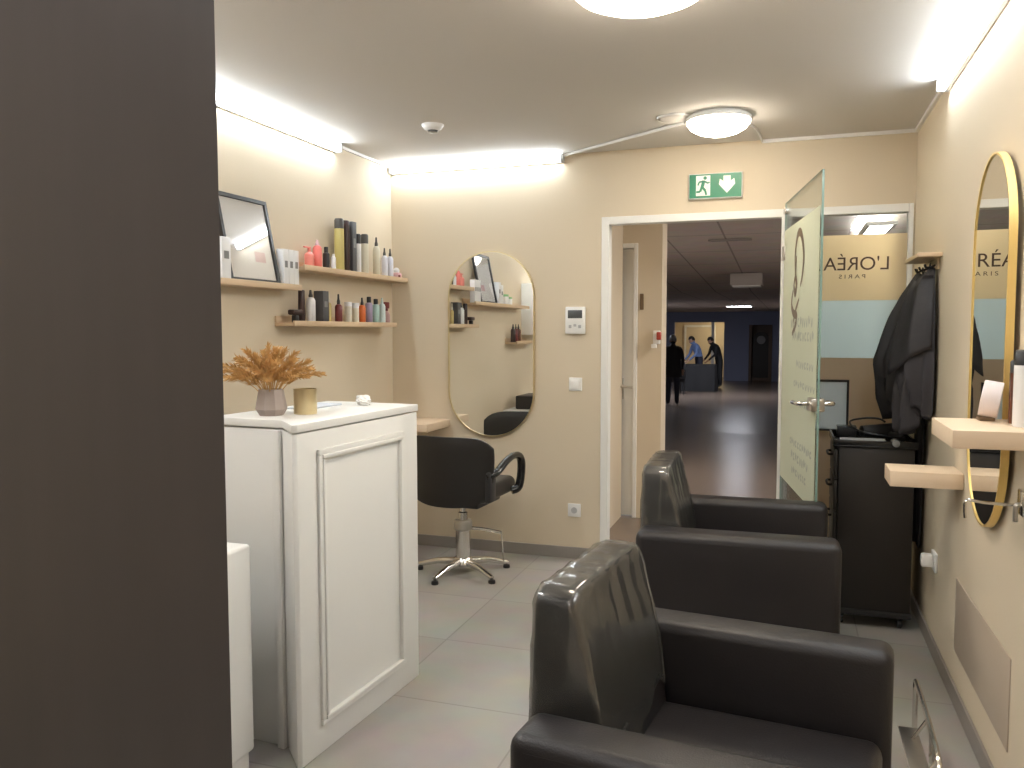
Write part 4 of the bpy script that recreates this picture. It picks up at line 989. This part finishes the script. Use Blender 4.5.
# things on the counter
TZ = 1.124
t = thing('vase', 'small faceted grey vase holding dried grass on the counter', 'vase', (-1.728, 2.465, TZ))
build('body', lathe([(0, 0), (.042, 0), (.056, .022), (.052, .045), (.043, .092), (.036, .092), (.036, .06), (0, .05)], seg=9), 'vase', t, smooth=False)
root = thing('dried_grass_bunch', 'bunch of golden dried grass spreading from the grey vase', 'dried grass', (-1.728, 2.465, TZ+.05))
rnd = random.Random(11)
for k in range(34):
    az = k*2.399; el = R(86)-R(62)*((k+.5)/34)**.75
    ln = rnd.uniform(.135, .175)*(1.0 if el > .9 else 1.02)
    d = Vector((math.cos(az)*math.cos(el), math.sin(az)*math.cos(el), math.sin(el)))
    droop = Vector((d.x*.035, d.y*.035, -.025-.02*math.cos(el)))
    p0 = Vector((d.x*.012, d.y*.012, .0)); base_up = Vector((0, 0, .055))
    pts = []
    for s in range(9):
        q_ = s/8; pts.append(p0+base_up*min(1, q_*2.2)+d*ln*q_+droop*q_*q_)
    bm = tube(pts, [.0016]*8+[.0006], 5)
    for s in range(80):
        q_ = .30+.70*s/80; i = min(7, int(q_*8)); fpt = pts[i].lerp(pts[i+1], q_*8-i); td = (pts[i+1]-pts[i]).normalized()
        rv = Vector((rnd.uniform(-1, 1), rnd.uniform(-1, 1), rnd.uniform(-1, 1))); sdv = td.cross(rv).normalized()
        dd = (td*.8+sdv*.62).normalized(); l2 = rnd.uniform(.016, .030)*(1.15-.6*abs(q_-.6)); wd = sdv.cross(td)*.0036
        a0, a1, a2, a3 = fpt, fpt+dd*l2*.5+wd, fpt+dd*l2, fpt+dd*l2*.5-wd
        up_ = dd.cross(wd).normalized()*.0018
        v0, v1, v2, v3, v4 = (bm.verts.new(x_) for x_ in (a0, a1, a2, a3, a0+dd*l2*.5+up_))
        bm.faces.new((v0, v1, v4)); bm.faces.new((v1, v2, v4)); bm.faces.new((v2, v3, v4)); bm.faces.new((v3, v0, v4)); bm.faces.new((v0, v3, v2, v1))
    build('plume', bm, 'grass', root, smooth=False)
t = thing('tumbler', 'pale gold metal tumbler next to the vase on the counter', 'tumbler', (-1.640, 2.545, TZ))
build('cup', lathe([(0, 0), (.040, 0), (.041, .003), (.041, .090), (.0375, .090), (.0375, .006), (0, .006)], seg=32), 'brass', t)
t = thing('tissue', 'crumpled white tissue at the far end of the counter', 'tissue', (-1.60, 2.90, TZ))
bm = NB(); bmesh.ops.create_icosphere(bm, subdivisions=4, radius=1)
for v in bm.verts:
    q_ = v.co.normalized(); f = 1+.22*math.sin(q_.x*5+1)+.2*math.sin(q_.y*7+q_.z*4)+.14*math.sin(q_.z*11+q_.x*6)
    v.co = Vector((q_.x*.027*f-.006*q_.z, q_.y*.030*f, max(0, .018+q_.z*.020*f)))
build('crumple', bm, 'paper', t, angle=25)
build('fold', prism([(-.030, -.01), (-.004, -.016), (.002, .012), (-.02, .018)], .028, .040, bev=.004), 'paper', t)
o = build('leaflet', bx(-1.80, -1.70, 2.67, 2.90, TZ, TZ+.006, bev=.001), 'bluegrey'); tag(o, 'flat blue grey leaflet lying on the counter', 'leaflet')

# reception desk area behind the counter
t = thing('drawer_pedestal', 'white drawer pedestal at the near end of the counter by the dark panel', 'cabinet', (-1.80, 2.03, 0))
build('body', bx(-.26, .175, -.10, .165, .06, .740, bev=.012, seg=3), 'white', t)
build('plinth', bx(-.24, .160, -.08, .15, 0, .059), 'frame', t)
for k in range(3): build('drawer', bx(-.22, .14, -.116, -.101, .09+k*.212, .29+k*.212, bev=.004), 'white', t)
t = thing('reception_desk', 'white desk against the left wall behind the counter', 'desk', (XL, 2.28, 0))
build('desktop', bx(.002, .42, -.40, .40, .655, .69, bev=.003), 'white', t)
for s in (-1, 1): build('leg_panel', bx(.01, .40, s*.385-.014, s*.385+.014, 0, .654), 'white', t)
t = thing('printer', 'black till printer on the white reception desk', 'printer', (XL+.22, 2.36, .69))
build('body', bx(-.14, .14, -.20, .20, 0, .125, bev=.012), 'black', t); build('paper_slot', bx(.141, .146, -.1, .02, .03, .08), 'paper', t)
t = thing('wall_cabinet', 'white wall cabinet above the reception desk', 'cabinet', (XL, 1.93, 1.38))
build('body', bx(.001, .22, -.21, .21, 0, .50, bev=.003), 'white', t); build('door', bx(.221, .238, -.207, .207, .003, .497, bev=.002), 'white', t)

# ------------------------------------------------------------------ tall dark panel by the camera
t = thing('wardrobe_panel', 'tall dark brown wood panel filling the left edge of the photo', 'panel', (-1.20, .90, 0))
build('board', prism([(-.55, 0), (.496, 0), (.466, .032), (-.55, .032)], .02, H-.004), 'dark', t, smooth=False)
build('plinth', bx(-.54, .45, .004, .028, 0, .019), 'black', t)

# ------------------------------------------------------------------ camera, world, render settings
f, yaw, pitch, roll, hcam = 822.7, .3255, .0647, -.0011, 1.42
cy, sy, cp, sp = math.cos(yaw), math.sin(yaw), math.cos(pitch), math.sin(pitch)
fw = Vector((-sy*cp, cy*cp, -sp)); rt = Vector((cy, sy, 0)); up = rt.cross(fw)
r2 = rt*math.cos(roll)+up*math.sin(roll); u2 = -rt*math.sin(roll)+up*math.cos(roll)
cam = bpy.data.cameras.new('camera'); co = bpy.data.objects.new('camera', cam); COL.objects.link(co)
co.matrix_world = Matrix(((r2.x, u2.x, -fw.x, 0), (r2.y, u2.y, -fw.y, 0), (r2.z, u2.z, -fw.z, hcam), (0, 0, 0, 1)))
cam.sensor_fit = 'HORIZONTAL'; cam.sensor_width = 36; cam.lens = f/1024*36; cam.clip_start = .05; cam.clip_end = 200
SC.camera = co
w = bpy.data.worlds.new('world'); SC.world = w; w.use_nodes = True
w.node_tree.nodes['Background'].inputs[0].default_value = (.35, .4, .5, 1); w.node_tree.nodes['Background'].inputs[1].default_value = .05
vs = SC.view_settings; vs.view_transform = 'Standard'; vs.look = 'None'; vs.gamma = 1.0; vs.exposure = 1.36; vs.use_curve_mapping = False
SC.cycles.use_denoising = True
SC.cycles.max_bounces = 10; SC.cycles.diffuse_bounces = 5; SC.cycles.glossy_bounces = 5; SC.cycles.transparent_max_bounces = 16
SC.cycles.sample_clamp_indirect = 6.0
